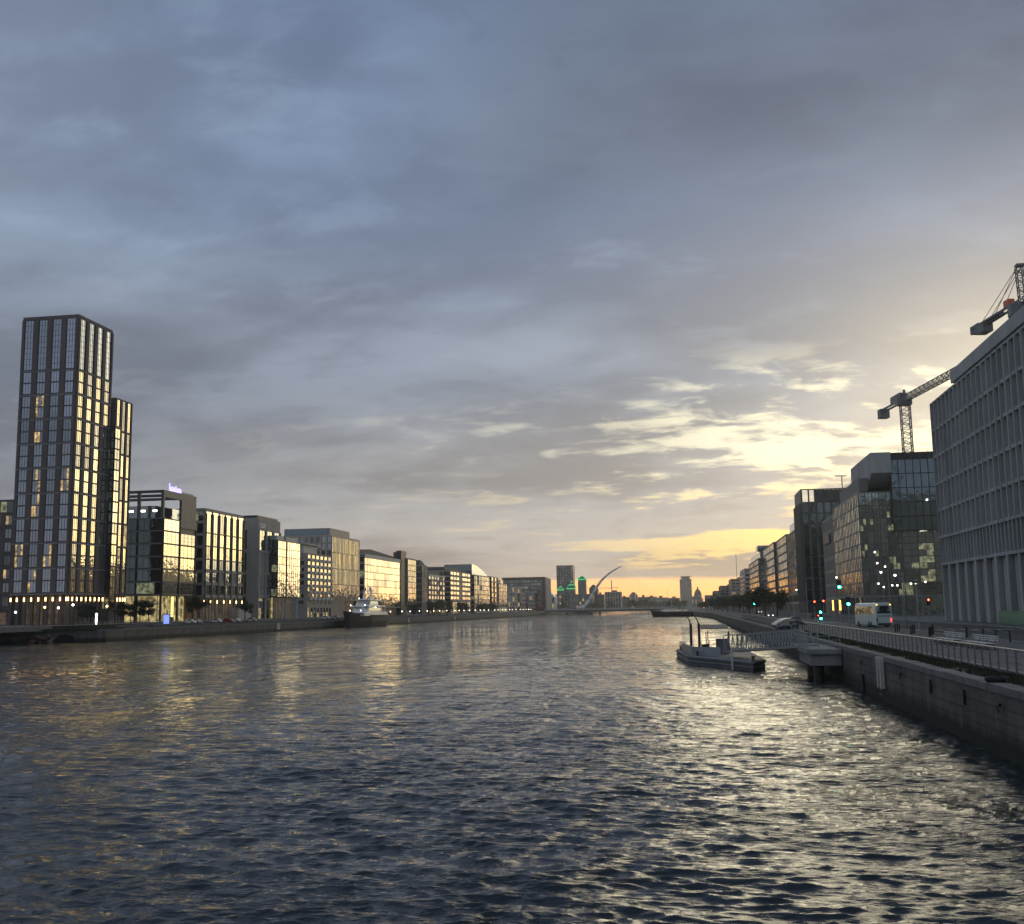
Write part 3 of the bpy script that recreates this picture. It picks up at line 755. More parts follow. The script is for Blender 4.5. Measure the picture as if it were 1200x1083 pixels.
# L3 white-banded office with dark fins
Y0, Y1 = Yx(238, XL), Yx(283.5, XL); zt = Zp(238, 597, XL, Y0)
B = Bld('banded_office', 'cream office with golden glass between dark vertical fins, second right of the tall tower', 'L', XL, Y0, Y1, 26, ZL, zt, ['grey', 'stone', 'darkmetal'], 'building', zs=ZL + 8.2)
za = ZL + 8.2; rr = [4.55, 4.55, 4.6, 4.75, 4.75]; rr.append(zt - 0.6 - za - sum(rr))
B.facade('E', 6, rr[:3], za, pw=0.6, pd=0.28, bh=1.15, bd=0.35, g='gM', mull=(2, 1))
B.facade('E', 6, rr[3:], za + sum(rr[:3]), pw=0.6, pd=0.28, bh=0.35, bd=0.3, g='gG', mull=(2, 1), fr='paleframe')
for j in range(7):
    u = (Y1 - Y0) * j / 6; B.fbox('E', max(u - 0.3, 0), min(u + 0.3, Y1 - Y0), 0.3, 0.62, za, zt - 1.4, 2)
B.facade('S', 5, fl(za, zt - 0.6, 7), za, pw=1.2, pd=0.3, bh=1.0, bd=0.2, g='gM', mull=(2, 1), litp=0.12, lm='lcd')
B.cols('E', 6, ZL, za, 0.9, m='stone', lampm='lampb'); B.shop('E', 6, ZL, za, 'lobdim'); B.shop('S', 4, ZL, za, 'lobdim')
B.finish(plant=False)
b = MB(); b.box(B.xb - 14, B.xb - 13.6, 0, 0, 0, 0) if False else None
b = MB(); b.box(-168.2, -168.0, Yx(270, XL), Yx(284, XL) + 1, ZL, ZL + 4.8); b.box(-171, -168.21, Yx(270, XL), Yx(270, XL) + 0.2, ZL, ZL + 4.8)
tag(b.build('hoarding', M['board'], None, loc=(-169, Yx(276, XL), ZL)), 'pale blank hoarding in front of the golden finned office', 'hoarding')

# L4 stone frame office
Y0, Y1 = Yx(301, XL), Yx(327, XL); zt = Zp(301, 608, XL, Y0)
B = Bld('stone_office', 'narrow pale stone framed office with a small white sign high on its river face', 'L', XL, Y0, Y1, 17, ZL, zt, ['stone', 'stone', 'darkmetal'], 'building', zs=ZL)
g0 = ZL + 9
B.facade('E', 3, [(zt - 4.5 - g0) / 3] * 3, g0, u0=0.0, u1=Y1 - Y0, pw=1.3, pd=0.5, bh=0.9, bd=0.4, g='gM', mull=(2, 3))
B.facade('E', 3, [8.6], ZL, pw=1.3, pd=0.51, bh=0.3, bd=0.2, g='gD', mull=(2, 2), litp=0.5, lm='lobby')
B.facade('S', 3, [(zt - 4.5 - ZL) / 4] * 4, ZL, u0=3, u1=13, pw=1.5, pd=0.1, bh=1.2, bd=0.12, g='gD', mull=(2, 3), litp=0.25, lm='lcd')
k = win_mesh(2.6, 5.0, 1, 1, [0], [M['gG'], M['frame'], M['lc']])
b = MB(); yq = Y0 + 2.0
for wd, hgt in ((1.1, 1.9), (1.2, 1.3), (1.0, 1.9), (1.3, 1.3), (1.1, 1.6)):
    for z_ in (0, hgt - 0.25): b.box(XL + 0.02, XL + 0.14, yq, yq + wd - 0.25, zt - 3.4 + z_, zt - 3.15 + z_)
    b.box(XL + 0.021, XL + 0.13, yq, yq + 0.25, zt - 3.15, zt - 3.4 + hgt - 0.25); yq += wd
b.build('sign', M['white'], B.root)
b = MB(); b.box(B.xa + 1, B.xb - 1, Y0 + 1, Y1 - 0.5, zt + 0.01, zt + 1.6); b.build('penthouse', M['darkmetal'], B.root)
B.finish(plant=False)

# L5 two hanging glass boxes
X5 = -167.5; Y0, Y1 = Yx(324, X5), Yx(350, X5); zt = Zp(324, 633, X5, Y0)
B = Bld('hanging_glass_office', 'rippled gold glass office of two hanging boxes raised on white posts', 'L', X5, Y0, Y1, 14, ZL, zt, ['darkmetal', 'darkmetal', 'offwhite'], 'building', zs=ZL + 9)
za = ZL + 9; w1 = (Y1 - Y0) * 0.37
B.facade('E', 4, fl(za, zt - 0.2, 7), za, u0=0, u1=w1 - 0.5, pw=0.06, pd=0.1, bh=0.08, bd=0.1, g='gW', mull=(1, 1), out=0.3, tilt=0.9)
B.facade('E', 6, fl(za, zt - 0.2, 7), za, u0=w1 + 0.9, pw=0.06, pd=0.1, bh=0.08, bd=0.1, g='gW', mull=(1, 1), out=0.3, tilt=0.9)
B.facade('S', 3, fl(za, zt - 0.2, 7), za, pw=0.1, pd=0.1, bh=0.3, bd=0.12, g='gD', mull=(2, 1), litp=0.2, lm='lcd')
b = MB(); b.box(X5 - 6, X5 - 0.5, Y0 + 0.5, Y0 + w1 - 1, zt, zt + 2.0); b.box(X5 - 6, X5 - 0.5, Y0 + w1 + 1.4, Y1 - 1, zt, zt + 2.0); b.build('roof_box', M['offwhite'], B.root)
for u in (1.0, w1 - 1.4, w1 + 2.2, Y1 - Y0 - 1.2):
    b = MB(); b.bar((X5 - 0.6, Y0 + u, ZL), (X5 - 0.6, Y0 + u, za), 0.38, n=10); b.build('column', M['offwhite'], B.root)
B.shop('E', 4, ZL, za, 'lobdim'); B.shop('S', 2, ZL, za, 'lobby')
B.finish(plant=False, parapet=0)

# L6 apartments with balconies
def balcony(B, y, z, w, d=1.4, pan='offwhite'):
    b = MB(); x = B.xb + 0.02
    b.box(x, x + d, y - w / 2, y + w / 2, z, z + 0.2); b.box(x + d - 0.08, x + d, y - w / 2, y + w / 2, z + 0.201, z + 1.15)
    b.box(x, x + d - 0.081, y - w / 2, y - w / 2 + 0.06, z + 0.201, z + 1.15); b.build('balcony', M[pan], B.root)
Y0, Y1 = Yx(359, XL), Yx(388, XL) - 0.3; zt = Zp(360, 649, XL, Y0)
B = Bld('balcony_apartments', 'low pale apartment block with rows of small projecting balconies and a set back penthouse', 'L', XL, Y0, Y1, 20, ZL, zt, ['stone', 'stone'], 'building')
za = ZL + 5; rr = fl(za, zt - 0.3, 8)
B.facade('E', 6, rr, za, pw=2.6, pd=0.12, bh=1.0, bd=0.1, g='gG', mull=(2, 1), fr='paleframe')
B.facade('S', 4, rr, za, pw=2.6, pd=0.12, bh=1.2, bd=0.1, g='gM', mull=(2, 1), litp=0.15, lm='lcd')
B.facade('E', 8, [4.6], ZL, pw=1.6, pd=0.3, bh=0.3, bd=0.2, g='gD', mull=(1, 2), litp=0.3, lm='lobby')
for i in range(1, 8):
    for j in range(6): balcony(B, Y0 + (Y1 - Y0) * (j + 0.5) / 6, za + i * rr[0] + 0.1, 3.2)
b = MB(); b.box(B.xb - 14, B.xb - 2.0, Y0 + 1, Y0 + 19, zt + 0.51, zt + 4.4); b.box(B.xb - 15, B.xb - 0.6, Y0 + 0.2, Y0 + 21, zt + 4.401, zt + 4.8); b.build('penthouse', M['offwhite'], B.root)
B.finish(plant=False)

# L7 tall fin building
Y0, Y1 = Yx(388.5, XL), Yx(421, XL); zt = Zp(388, 628, XL, Y0); zu = Zp(384, 619, XL - 3, Y0 + 2)
B = Bld('tan_fin_office', 'tall bulky office clad in close tan vertical fins, behind and right of the balcony apartments', 'L', XL, Y0, Y1, 25.5, ZL, zt, ['grey', 'tan', 'roof'], 'building', zs=ZL + 8)
za = ZL + 8
B.facade('E', 22, fl(za, zt - 0.3, 4), za, pw=0.85, pd=0.2, bh=0.2, bd=0.1, g='gG', mull=(1, 1), fr='bronze', fin_top=0.25)
B.facade('S', 9, fl(za + 4, zt - 0.3, 8), za + 4, pw=0.9, pd=0.5, bh=0.5, bd=0.2, g='gM', mull=(1, 1))
B.cols('E', 11, ZL, za, 0.9, m='tan', u0=0, u1=(Y1 - Y0) * 0.45); B.shop('E', 6, ZL, za, 'lobdim', fr='bronze')
b = MB(); b.box(B.xa + 0.5, B.xb - 1.5, Y0 + 1, Y0 + (Y1 - Y0) * 0.72, zt + 0.01, zu); b.build('rooftop_storey', M['gG'] if False else M['tan'], B.root)
b = MB(); b.box(B.xa + 1, B.xb - 2, Y0 + 0.93, Y0 + 0.99, zt + 0.6, zu - 0.5); b.build('rooftop_glazing', M['gT'], B.root)
B.finish(plant=False)

# L8 broad gold glass office
Y0, Y1 = Yx(427, XL), Yx(470.5, XL); zt = Zp(429, 650, XL, Y0)
B = Bld('gold_glass_office', 'broad curtain wall office glowing yellow gold behind the moored yacht', 'L', XL, Y0, Y1, 24, ZL, zt, ['greengrey', 'offwhite', 'roof'], 'building', zs=ZL + 4.5)
za = ZL + 4.5
B.facade('E', 14, fl(za, zt - 1.6, 7), za, pw=0.14, pd=0.12, bh=0.22, bd=0.1, g='gG', mull=(2, 1), fr='paleframe', tilt=0.5)
B.facade('S', 4, fl(za, zt - 1.0, 7), za, pw=0.6, pd=0.2, bh=0.9, bd=0.12, g='gD', mull=(2, 1), litp=0.15, lm='lcd')
B.fbox('E', 0, Y1 - Y0, 0, 0.5, zt - 1.55, zt, 1)
b = MB(); b.extr([(Y0 + 3, zt + 0.51), (Y1 - 4, zt + 0.51), (Y1 - 4, zt + 2.2), (Y0 + 25, zt + 4.2), (Y0 + 3, zt + 3.0)], 'x', B.xb - 15, B.xb - 4); b.build('rooftop_storey', M['roof'], B.root)
B.shop('E', 9, ZL, za, 'lobdim'); B.finish(plant=False)

# L9 narrow slab
X9 = -169.5; Y0, Y1 = Yx(478, X9), Yx(488, X9) - 1; zt = Zp(478, 655, X9, Y0)
B = Bld('narrow_stone_office', 'narrow pinkish stone office with a dark chimney slab, next right of the gold office', 'L', X9, Y0, Y1, 15, ZL, zt, ['stone', 'stone', 'roof'], 'building', zs=ZL + 6)
B.facade('E', 8, fl(ZL + 6, zt - 0.3, 8), ZL + 6, pw=0.9, pd=0.12, bh=0.3, bd=0.08, g='gG', mull=(1, 1))
B.facade('S', 3, fl(ZL + 6, zt - 0.3, 8), ZL + 6, pw=1.2, pd=0.2, bh=1.2, bd=0.1, g='gD', mull=(1, 1))
b = MB(); b.box(X9 - 4, X9 - 1.0, Y0 - 12, Y0 - 0.01, ZL, zt + 4.5); b.build('dark_slab', M['darkmetal'], B.root)
b = MB(); b.box(X9 - 10, X9 - 6, Y0 + 3, Y0 + 8, zt + 0.5, zt + 4.5); b.build('chimney', M['redbrick'], B.root)
B.finish(plant=False)
# L10
Y0, Y1 = Yx(495, XL), Yx(501, XL); zt = Zp(496, 663, XL, Y0)
B = Bld('curved_roof_office', 'dark grey office with curved roof between the pinkish stone office and brick flats', 'L', XL, Y0, Y1, 24, ZL, zt, ['greengrey', 'stone', 'roof'], 'building')
B.facade('E', 4, fl(ZL, zt - 0.3, 8), ZL, pw=1.5, pd=0.3, bh=0.5, bd=0.2, g='gG', mull=(1, 1))
B.facade('S', 6, fl(ZL, zt - 0.3, 8), ZL, pw=0.4, pd=0.3, bh=0.5, bd=0.2, g='gD', mull=(2, 1), litp=0.1, lm='lcd')
b = MB(); pr = [(Y0 + 0.0, zt + 0.5)] + [(Y0 + (Y1 - Y0) * k / 8, zt + 0.5 + 3.2 * math.cos(k / 8 * 1.5)) for k in range(9)] + [(Y1, zt + 0.5)]
b.extr(pr, 'x', XL - 22, XL - 1.5); b.build('curved_roof', M['roof'], B.root); B.finish(plant=False, parapet=0.5)
# L11 brick flats
Y0, Y1 = Yx(502, XL), Yx(521.5, XL); zt = Zp(504, 674, XL, Y0)
B = Bld('brick_flats', 'red brick flats with white balconies above a pale two storey base', 'L', XL, Y0, Y1, 18, ZL, zt, ['redbrick', 'redbrick', 'offwhite'], 'building')
rr = fl(ZL + 9, zt - 0.5, 5)
B.facade('E', 6, rr, ZL + 9, pw=3.4, pd=0.1, bh=0.9, bd=0.08, g='gM', mull=(2, 1), fr='paleframe', litp=0.05)
B.fbox('E', 0, Y1 - Y0, 0, 0.6, ZL, ZL + 8.9, 2)
B.facade('E', 7, [8.2], ZL, pw=2.0, pd=0.9, bh=0.6, bd=0.7, g='gD', mull=(2, 3), litp=0.4, lm='lobby', out=0.65)
for i in range(5):
    for j in (0, 2, 4): balcony(B, Y0 + (Y1 - Y0) * (j + 0.75) / 6, ZL + 9 + i * rr[0] + 0.1, 4.2)
b = MB(); b.box(XL - 14, XL - 3, Y0 + 3, Y1 - 4, zt + 0.51, zt + 3.4); b.build('penthouse', M['roof'], B.root)
B.fbox('E', 0, Y1 - Y0, 0.0, 0.5, zt - 0.5, zt + 0.55, 2); B.finish(plant=False)
# L13
Y0, Y1 = Yx(528, XL), Yx(552, XL) - 2; zt = Zp(529, 669, XL, Y0)
B = Bld('stepped_gold_office', 'stepped cream office with a dark stair slot and golden bands, right of the brick flats', 'L', XL, Y0, Y1, 26, ZL, zt, ['greengrey', 'stone', 'roof'], 'building')
B.facade('E', 7, fl(ZL + 9, zt - 0.5, 6), ZL + 9, pw=0.6, pd=0.3, bh=1.5, bd=0.35, g='gG', mull=(2, 1), skip=lambda i, j: j == 3)
B.facade('E', 5, [8.6], ZL, pw=1.5, pd=0.4, bh=0.4, bd=0.2, g='gD', mull=(2, 2), litp=0.5, lm='lobby')
B.facade('S', 5, fl(ZL, zt - 0.5, 8), ZL, pw=0.6, pd=0.2, bh=1.0, bd=0.1, g='gD', mull=(2, 1), litp=0.05)
b = MB(); b.box(XL - 20, XL - 6, Y0 + 8, Y1 - 6, zt + 0.51, zt + 3.4); b.build('penthouse', M['roof'], B.root); B.finish(plant=False)
# L14 dark glass with sail roof
Y0, Y1 = Yx(556, XL), Yx(574, XL); zt = Zp(557, 674, XL, Y0); zp_ = Zp(548, 662, XL - 12, Y0)
B = Bld('sail_roof_office', 'dark glass office under a sloping curved sail roof', 'L', XL, Y0, Y1, 26, ZL, zt, ['greengrey', 'grey', 'roof'], 'building')
B.facade('E', 6, fl(ZL + 7, zt - 0.3, 6), ZL + 7, u0=(Y1 - Y0) * 0.5, pw=0.5, pd=0.3, bh=0.4, bd=0.2, g='gW', mull=(1, 1), tilt=0.8)
B.facade('E', 5, fl(ZL + 7, zt - 0.3, 6), ZL + 7, u1=(Y1 - Y0) * 0.48, pw=0.5, pd=0.3, bh=0.4, bd=0.2, g='gM', mull=(2, 1), litp=0.1, lm='lcd')
B.facade('S', 5, fl(ZL + 3, zt - 0.3, 8), ZL + 3, pw=0.4, pd=0.2, bh=0.9, bd=0.1, g='gD', mull=(2, 1), litp=0.1, lm='lcd')
b = MB(); h_ = zp_ - zt
b.extr([(Y0 + 1, zt + 0.5)] + [(Y0 + 1 + (Y1 - Y0 - 3) * k / 8, zt + 0.5 + h_ * math.cos(k / 8 * 1.4)) for k in range(9)] + [(Y1 - 2, zt + 0.5)], 'x', XL - 25, XL - 2)
b.build('sail_roof', M['gT'], B.root); B.finish(plant=False)
# L15 open red-brown frame
Y0, Y1 = Yx(575.5, XL), Yx(583, XL); zt = Zp(576, 676, XL, Y0)
B = Bld('framed_stair_block', 'slim red brown framed block with open bays, right of the sail roof office', 'L', XL, Y0, Y1, 10, ZL, zt, ['grey', 'bronze', 'roof'], 'building')
B.facade('E', 2, fl(ZL + 3, zt - 0.3, 6), ZL + 3, pw=2.2, pd=0.8, bh=1.3, bd=0.7, g='gG', mull=(2, 1), fr='bronze')
B.facade('S', 1, fl(ZL + 3, zt - 0.3, 6), ZL + 3, pw=1.8, pd=0.8, bh=1.3, bd=0.7, g='gM', mull=(2, 1), fr='bronze'); B.finish(plant=False)
# L16
Y0, Y1 = Yx(585, XL), Yx(594.5, XL); zt = Zp(586, 684, XL, Y0)
B = Bld('gold_cube_office', 'small gold glass office left of the wide dark hotel', 'L', XL, Y0, Y1, 12, ZL, zt, ['stone', 'offwhite', 'roof'], 'building')
B.facade('E', 5, fl(ZL + 4, zt - 0.3, 6), ZL + 4, pw=0.6, pd=0.3, bh=0.5, bd=0.2, g='gG', mull=(2, 1)); 
B.facade('E', 5, [3.8], ZL, pw=2, pd=0.3, bh=0.5, bd=0.2, g='gD', mull=(1, 1), litp=0.6, lm='lobby')
b = MB(); b.box(XL - 8, XL - 3, Y0 + 14, Y0 + 26, zt + 0.5, zt + 4); b.build('penthouse', M['offwhite'], B.root)
B.finish(plant=False)
# L17 wide dark behind
Yw = 1190; xa, xb = Xy(590, Yw), Xy(638.5, Yw)
B = Bld('wide_dark_hotel', 'wide dark slab with brown roof edge behind the small quayside offices', 'L', xb, Yw, Yw + 40, xb - xa, ZL, Zp(620, 677, (xa + xb) / 2, Yw), ['darkmetal', 'bronze', 'roof'], 'building')
B.facade('S', 12, fl(ZL + 4, B.z1 - 2.5, 8), ZL + 4, pw=0.4, pd=0.2, bh=0.6, bd=0.15, g='gM', mull=(1, 1))
B.fbox('S', -1, B.D + 1, 0, 0.8, B.z1 - 2.2, B.z1 + 0.4, 1); B.fbox('S', B.D - 2.6, B.D + 0.8, -0.1, 1.2, ZL, B.z1 - 2.21, 1)
b = MB(); b.box(xb + 0.82, xb + 2.4, Yw - 0.9, Yw + 39, ZL, B.z1 - 1); b.build('end_wall', M['stone'], B.root)
B.finish(plant=False)
# small ones in front of it
for (p0, p1, p2, py, nm, lb, gl, wl) in (
        (596, 603, 604, 688, 'dark_office', 'narrow dark blue office in front of the wide dark slab, at its left end', 'gM', 'darkmetal'),
        (604, 612, 618, 690, 'white_top_office', 'small office with a bright white roof box in front of the wide dark slab', 'gG', 'stone'),
        (619, 624, 631, 694, 'grey_band_office', 'low grey office with pale floor bands before the wide dark slab, nearest the bridge', 'gM', 'grey')):
    Y0 = {596: 1100, 604: 1128, 619: 1160}[p0]; X_ = Xy(p1, Y0); x0_ = Xy(p0, Y0)
    B = Bld(nm, lb, 'L', X_, Y0, Y0 + 22, X_ - x0_, ZL - 1.2, Zp(p1, py, X_, Y0), [wl, 'offwhite', 'roof'], 'building')
    B.facade('S', 3, fl(ZL, B.z1 - 0.5, 5), ZL, pw=0.5, pd=0.2, bh=0.9, bd=0.15, g=gl, mull=(1, 1), litp=0.2)
    B.facade('E', 5, fl(ZL, B.z1 - 0.5, 5), ZL, pw=0.5, pd=0.2, bh=0.9, bd=0.15, g='gG', mull=(1, 1))
    if p0 == 604:
        b = MB(); b.box(X_ - 5, X_ + 4, Y0 + 1, Y0 + 14, B.z1 + 0.52, B.z1 + 2.2); b.build('roof_box', M['white'], B.root)
    B.finish(plant=False)
# ------------------------------------------------------------------ right bank: ground
ZR = 3.3
b = MB(); b.box(28.3, 44, 20, 1300, 3.001, 3.06); structure(b.build('road', asph))
b = MB(); b.box(15.3, 28, 20, 640, 3.001, 3.14); structure(b.build('promenade', paving))
b = MB(); b.box(28.0, 28.29, 20, 640, 3.0, 3.2); structure(b.build('kerb', M['concrete']))
b = MB(); b.box(44.3, 49 + 200, 20, 1300, 3.002, 3.19); structure(b.build('pavement', lightpave))
b = MB(); b.box(44.0, 44.29, 20, 1300, 3.0, 3.21); structure(b.build('kerb', M['concrete']))
b = MB()
for k in range(60): b.box(36.0, 36.14, 60 + k * 7.0, 63.2 + k * 7.0, 3.062, 3.067)
b.box(28.75, 28.87, 40, 600, 3.062, 3.067); b.box(28.95, 29.07, 40, 600, 3.062, 3.067)
for k in range(10): b.box(29.4 + k * 1.45, 30.1 + k * 1.45, 148, 151, 3.062, 3.067)
b.box(29, 36, 157, 157.35, 3.062, 3.067)
structure(b.build('road_markings', mat('road_paint', (0.5, 0.5, 0.48), 0.7, var=0.3, scale=3)))
b = MB(); b.box(15.32, 15.75, 30, 640, 3.1405, 3.27)
for k in range(14): b.box(16.0, 27.9, 46 + k * 7.5, 46.25 + k * 7.5, 3.1405, 3.146)
structure(b.build('promenade_edge', mat('pale_kerb', (0.24, 0.235, 0.225), 0.8, var=0.3, scale=1.2)))
b = MB(); b.box(13.92, 15.31, 20, 300, 3.001, 3.07); structure(b.build('soil', mat('soil', (0.04, 0.045, 0.02), 0.9)))
b = MB()
for k in range(15000):
    y = 40 + (rnd.random() ** 1.6) * 150; x = rnd.uniform(13.75, 15.3)
    if math.sin(y * 0.9) + math.sin(y * 0.37 + 1) + rnd.uniform(-0.8, 1.6) < -0.2 and x < 14.5: continue
    a_ = rnd.uniform(0, 3.14); w_ = rnd.uniform(0.02, 0.07); c, s_ = math.cos(a_) * w_, math.sin(a_) * w_
    b.add([(x - c, y - s_, 3.03), (x + c, y + s_, 3.03), (x + rnd.uniform(-.12, .12), y + rnd.uniform(-.12, .12), 3.06 + rnd.uniform(0.06, 0.28))], [(0, 1, 2)])
o = b.build('grass', M['grass']); tag(o, 'strip of rough weeds and grass between the quay coping and the steel railing', 'grass'); o['kind'] = 'stuff'

# ------------------------------------------------------------------ right bank buildings
XR = 49.0
def grid_side(B, f, n, rows, z, **k): B.facade(f, n, rows, z, **k)
# R1 big concrete grid building
Y1 = Yx(1112, XR); Y0 = 112.0; ztop = Zp(1094, 472, XR, Y1)
sc_ = (ztop - ZR) / 40.6
B = Bld('concrete_grid_office', 'huge grey office of deep concrete fins on tall columns, cut by the right edge', 'R', XR, Y0, Y1, 60, ZR, ztop, ['gD', 'concd', 'concd'], 'building', zs=ZR + 10 * sc_)
L_ = Y1 - Y0; nb = int(round(L_ / 3.05)); z = ZR + 10 * sc_
B.facade('W', nb * 2 - nb // 2, [4.9 * sc_], z, pw=0.42, pd=0.9, bh=0.5, bd=0.95, g='gM', mull=(1, 1), tilt=0.1)
z += 4.9 * sc_
rows = [5.0 * sc_] * 4 + [5.2 * sc_]
B.facade('W', nb, rows, z, pw=0.45, pd=1.0, bh=0.55, bd=0.85, g='gM', mull=(1, 1), tilt=0.1, fin_top=0.3)
for i in range(5):   # splayed side reveals, one per bay
    for j in range(nb):
        u = L_ * (j + 0.5) / nb; B.fbox('W', u + 0.25, u + 1.35, 0.06, 0.30, z + 5.0 * sc_ * i + 0.56, z + 5.0 * sc_ * (i + 1) - 0.02, 1)
Ys = Yx(1139, XR) - Y0
B.wall.box(XR - 0.858, XR + 59, Y0, Y0 + Ys, ztop + 0.302, ztop + 2.5, 1)
B.wall.box(XR + 0.5, XR + 59.5, Y0 + 0.5, Y1 - 0.5, ztop, ztop + 0.3, 1)
B.cols('W', nb // 2, ZR, ZR + 10 * sc_, 1.15, o0=-1.2, o1=0.9, m='concd')
for j in range(nb // 2):   # slanted fins between the columns
    u = L_ * (j + 0.5) / (nb // 2); b = MB(); b.prism([(XR + 1.2, Y0 + u - 1.0), (XR - 0.2, Y0 + u + 0.9), (XR - 0.2, Y0 + u + 1.4), (XR + 1.5, Y0 + u - 0.6)], ZR, ZR + 9.9 * sc_); b.build('column', M['concd'], B.root)
B.shop('W', nb // 3, ZR, ZR + 10 * sc_, 'gD', fr='frame')
B.mats = ['concd', 'concd', 'concd']; B.finish(plant=False, parapet=0)
b = MB(); b.box(XR - 3.0, XR - 2.92, 122, 172, ZR, ZR + 2.0); gz = b.build('glass_screen', mat('teal_screen', (0.04, 0.11, 0.10), 0.3), None, loc=(XR - 3, 147, ZR)); tag(gz, 'low teal glass screen at the foot of the concrete finned office', 'screen')

# R2 glass corner building
Yc = Yx(1013, XR); zc_ = Zp(1009, 577, XR, Yc); zt = Zp(1060, 531, XR + 14, Yc)
wS = 62
B = Bld('glass_corner_office', 'large glass office with overhanging roof box and lit floors, left of the concrete finned office', 'R', XR, Yc, Yc + 55, wS, ZR, zc_, ['greengrey', 'paleframe', 'roof'], 'building')
nf = 8; rr = fl(ZR + 5.5, zc_ - 0.3, nf)
ubk = Xy(1062, Yc) - XR
B.facade('S', 6, rr, ZR + 5.5, u0=0.0, u1=ubk, pw=0.1, pd=0.08, bh=0.12, bd=0.07, g='gR', mull=(2, 2), litp=0.12, lm='lcd')
B.facade('S', 12, rr, ZR + 5.5, u0=ubk, pw=0.1, pd=0.08, bh=0.12, bd=0.07, g='gR', mull=(2, 2), litp=0.26, lm='lcd')
B.facade('W', 18, rr, ZR + 5.5, pw=0.28, pd=0.22, bh=0.3, bd=0.1, g='gG', mull=(1, 1), fr='paleframe', tilt=0.6)
B.facade('S', 12, [5.3], ZR, pw=0.3, pd=0.2, bh=0.2, bd=0.12, g='gR', mull=(2, 1), litp=0.3, lm='lcd')
B.facade('W', 14, [5.3], ZR, pw=0.3, pd=0.2, bh=0.2, bd=0.12, g='gD', mull=(2, 1), litp=0.2, lm='lobby')
# upper glass wall hanging in front from the fifth floor up, over the right part of the face
zlo = Zp(1080, 622, XR + 25, Yc - 1.5)
b = MB(); b.box(XR + ubk - 2.2, XR + wS, Yc - 1.6, Yc - 0.15, zlo, zt); b.build('upper_wall', M['darkmetal'], B.root)
n_ = 26; cw = (wS - ubk + 2.2) / n_
rows_u = fl(zlo, zt - 2.0, 5)
for i, h in enumerate(rows_u):
    for j in range(n_):
        k = win_mesh(cw - 0.12, h - 0.1, 1, 1, [0], [M['gT'], M['frame'], M['lc']])
        B.wins.append((500 + i, k, (XR + ubk - 2.2 + (j + .5) * cw, Yc - 1.66, zlo + h * i + 0.05), R(rnd.uniform(-.2, .2)), 0))
b = MB()
for j in range(n_ + 1):
    x = XR + ubk - 2.2 + j * cw; b.box(x - 0.09, x + 0.09, Yc - 1.95, Yc - 1.62, zlo - 0.8, zt)
b.build('fin', M['frame'], B.root)
b = MB()
for j in range(3, 24, 4): b.box(XR + ubk + j * cw - 1.1, XR + ubk + j * cw + 0.5, Yc - 1.5, Yc - 0.3, zlo - 0.25, zlo - 0.02)
b.build('soffit_light', M['lc'], B.root)
# overhanging box at the top left of the face
xo0, xo1 = XR + 3.5, XR + ubk - 2.3
zo0 = Zp(1040, 572, XR + 12, Yc)
b = MB(); b.extr([(Yc - 3.5, zo0 + 4.0), (Yc - 3.5, zt - 0.02), (Yc + 34, zt - 0.02), (Yc + 34, zo0 + 1.5), (Yc + 4, zo0 + 0.5)], 'x', xo0, xo1 + 0.0); b.build('overhang_box', M['concd'], B.root)
b = MB(); b.box(XR + 0.6, xo0 - 0.4, Yc + 1, Yc + 40, zc_ + 0.36, zc_ + 4.2); b.box(xo1 + 0.3, XR + wS - 1, Yc, Yc + 40, zc_ + 0.36, zt - 0.01); b.build('rooftop_storey', M['grey'], B.root)
b = MB()
for k in range(12): x = XR + 12 + k * 4; b.bar((x, Yc + 1, zt), (x, Yc + 1, zt + 1.1), 0.05)
b.bar((XR + 12, Yc + 1, zt + 1.1), (XR + 56, Yc + 1, zt + 1.1), 0.05)
for k in range(14): y = Yc + 1 + k * 2.5; b.bar((XR + 0.9, y, zc_ + 4.2), (XR + 0.9, y, zc_ + 5.2), 0.06)
b.build('roof_railing', M['galv'], B.root)
b = MB()
for px_, py_ in ((1031, 684), (1037, 688), (1047, 686), (1053, 686), (1069, 684), (1075, 684), (1086, 682), (1031, 660), (1040, 664), (1029, 647), (1093, 586)):
    x = Xy(px_, Yc - 0.3); z = Zp(px_, py_, x, Yc - 0.3); b.ball((x, Yc - (2.2 if py_ < 600 else 0.35), z), 0.22, 0, 6, 4)
b.build('ceiling_lights', M['lampw'], B.root)
b = MB(); b.bar((XR + 0.8, Yc + 35, zc_), (XR + 0.8, Yc + 35, zc_ + 9), 0.18, n=6); b.bar((XR - 1.2, Yc + 35, zc_ + 9), (XR + 2.2, Yc + 35, zc_ + 9), 0.2); b.build('roof_mast', M['galv'], B.root)
B.finish(plant=False, parapet=0)
# R2b lower wing
Ya, Yb = Yc + 56, Yx(969, XR); zt = Zp(985, 605, XR, Ya)
B = Bld('office_wing', 'lower pale gridded office wing with dark wall sign, between the glass office and dark slab', 'R', XR, Ya, Yb, 45, ZR, zt, ['grey', 'stone', 'frame'], 'building')
B.facade('W', 14, fl(ZR + 5, zt - 0.3, 6), ZR + 5, pw=0.7, pd=0.13, bh=0.8, bd=0.1, g='gG', mull=(2, 1), fr='paleframe')
B.facade('W', 8, [4.7], ZR, pw=0.8, pd=0.4, bh=0.3, bd=0.3, g='gD', mull=(2, 1), litp=0.2, lm='lobby')
b = MB(); b.box(XR - 0.8, XR - 0.42, Yb - 22, Yb - 6, zt - 8.4, zt - 5.4); b.build('sign', M['black'], B.root); B.finish(plant=False)
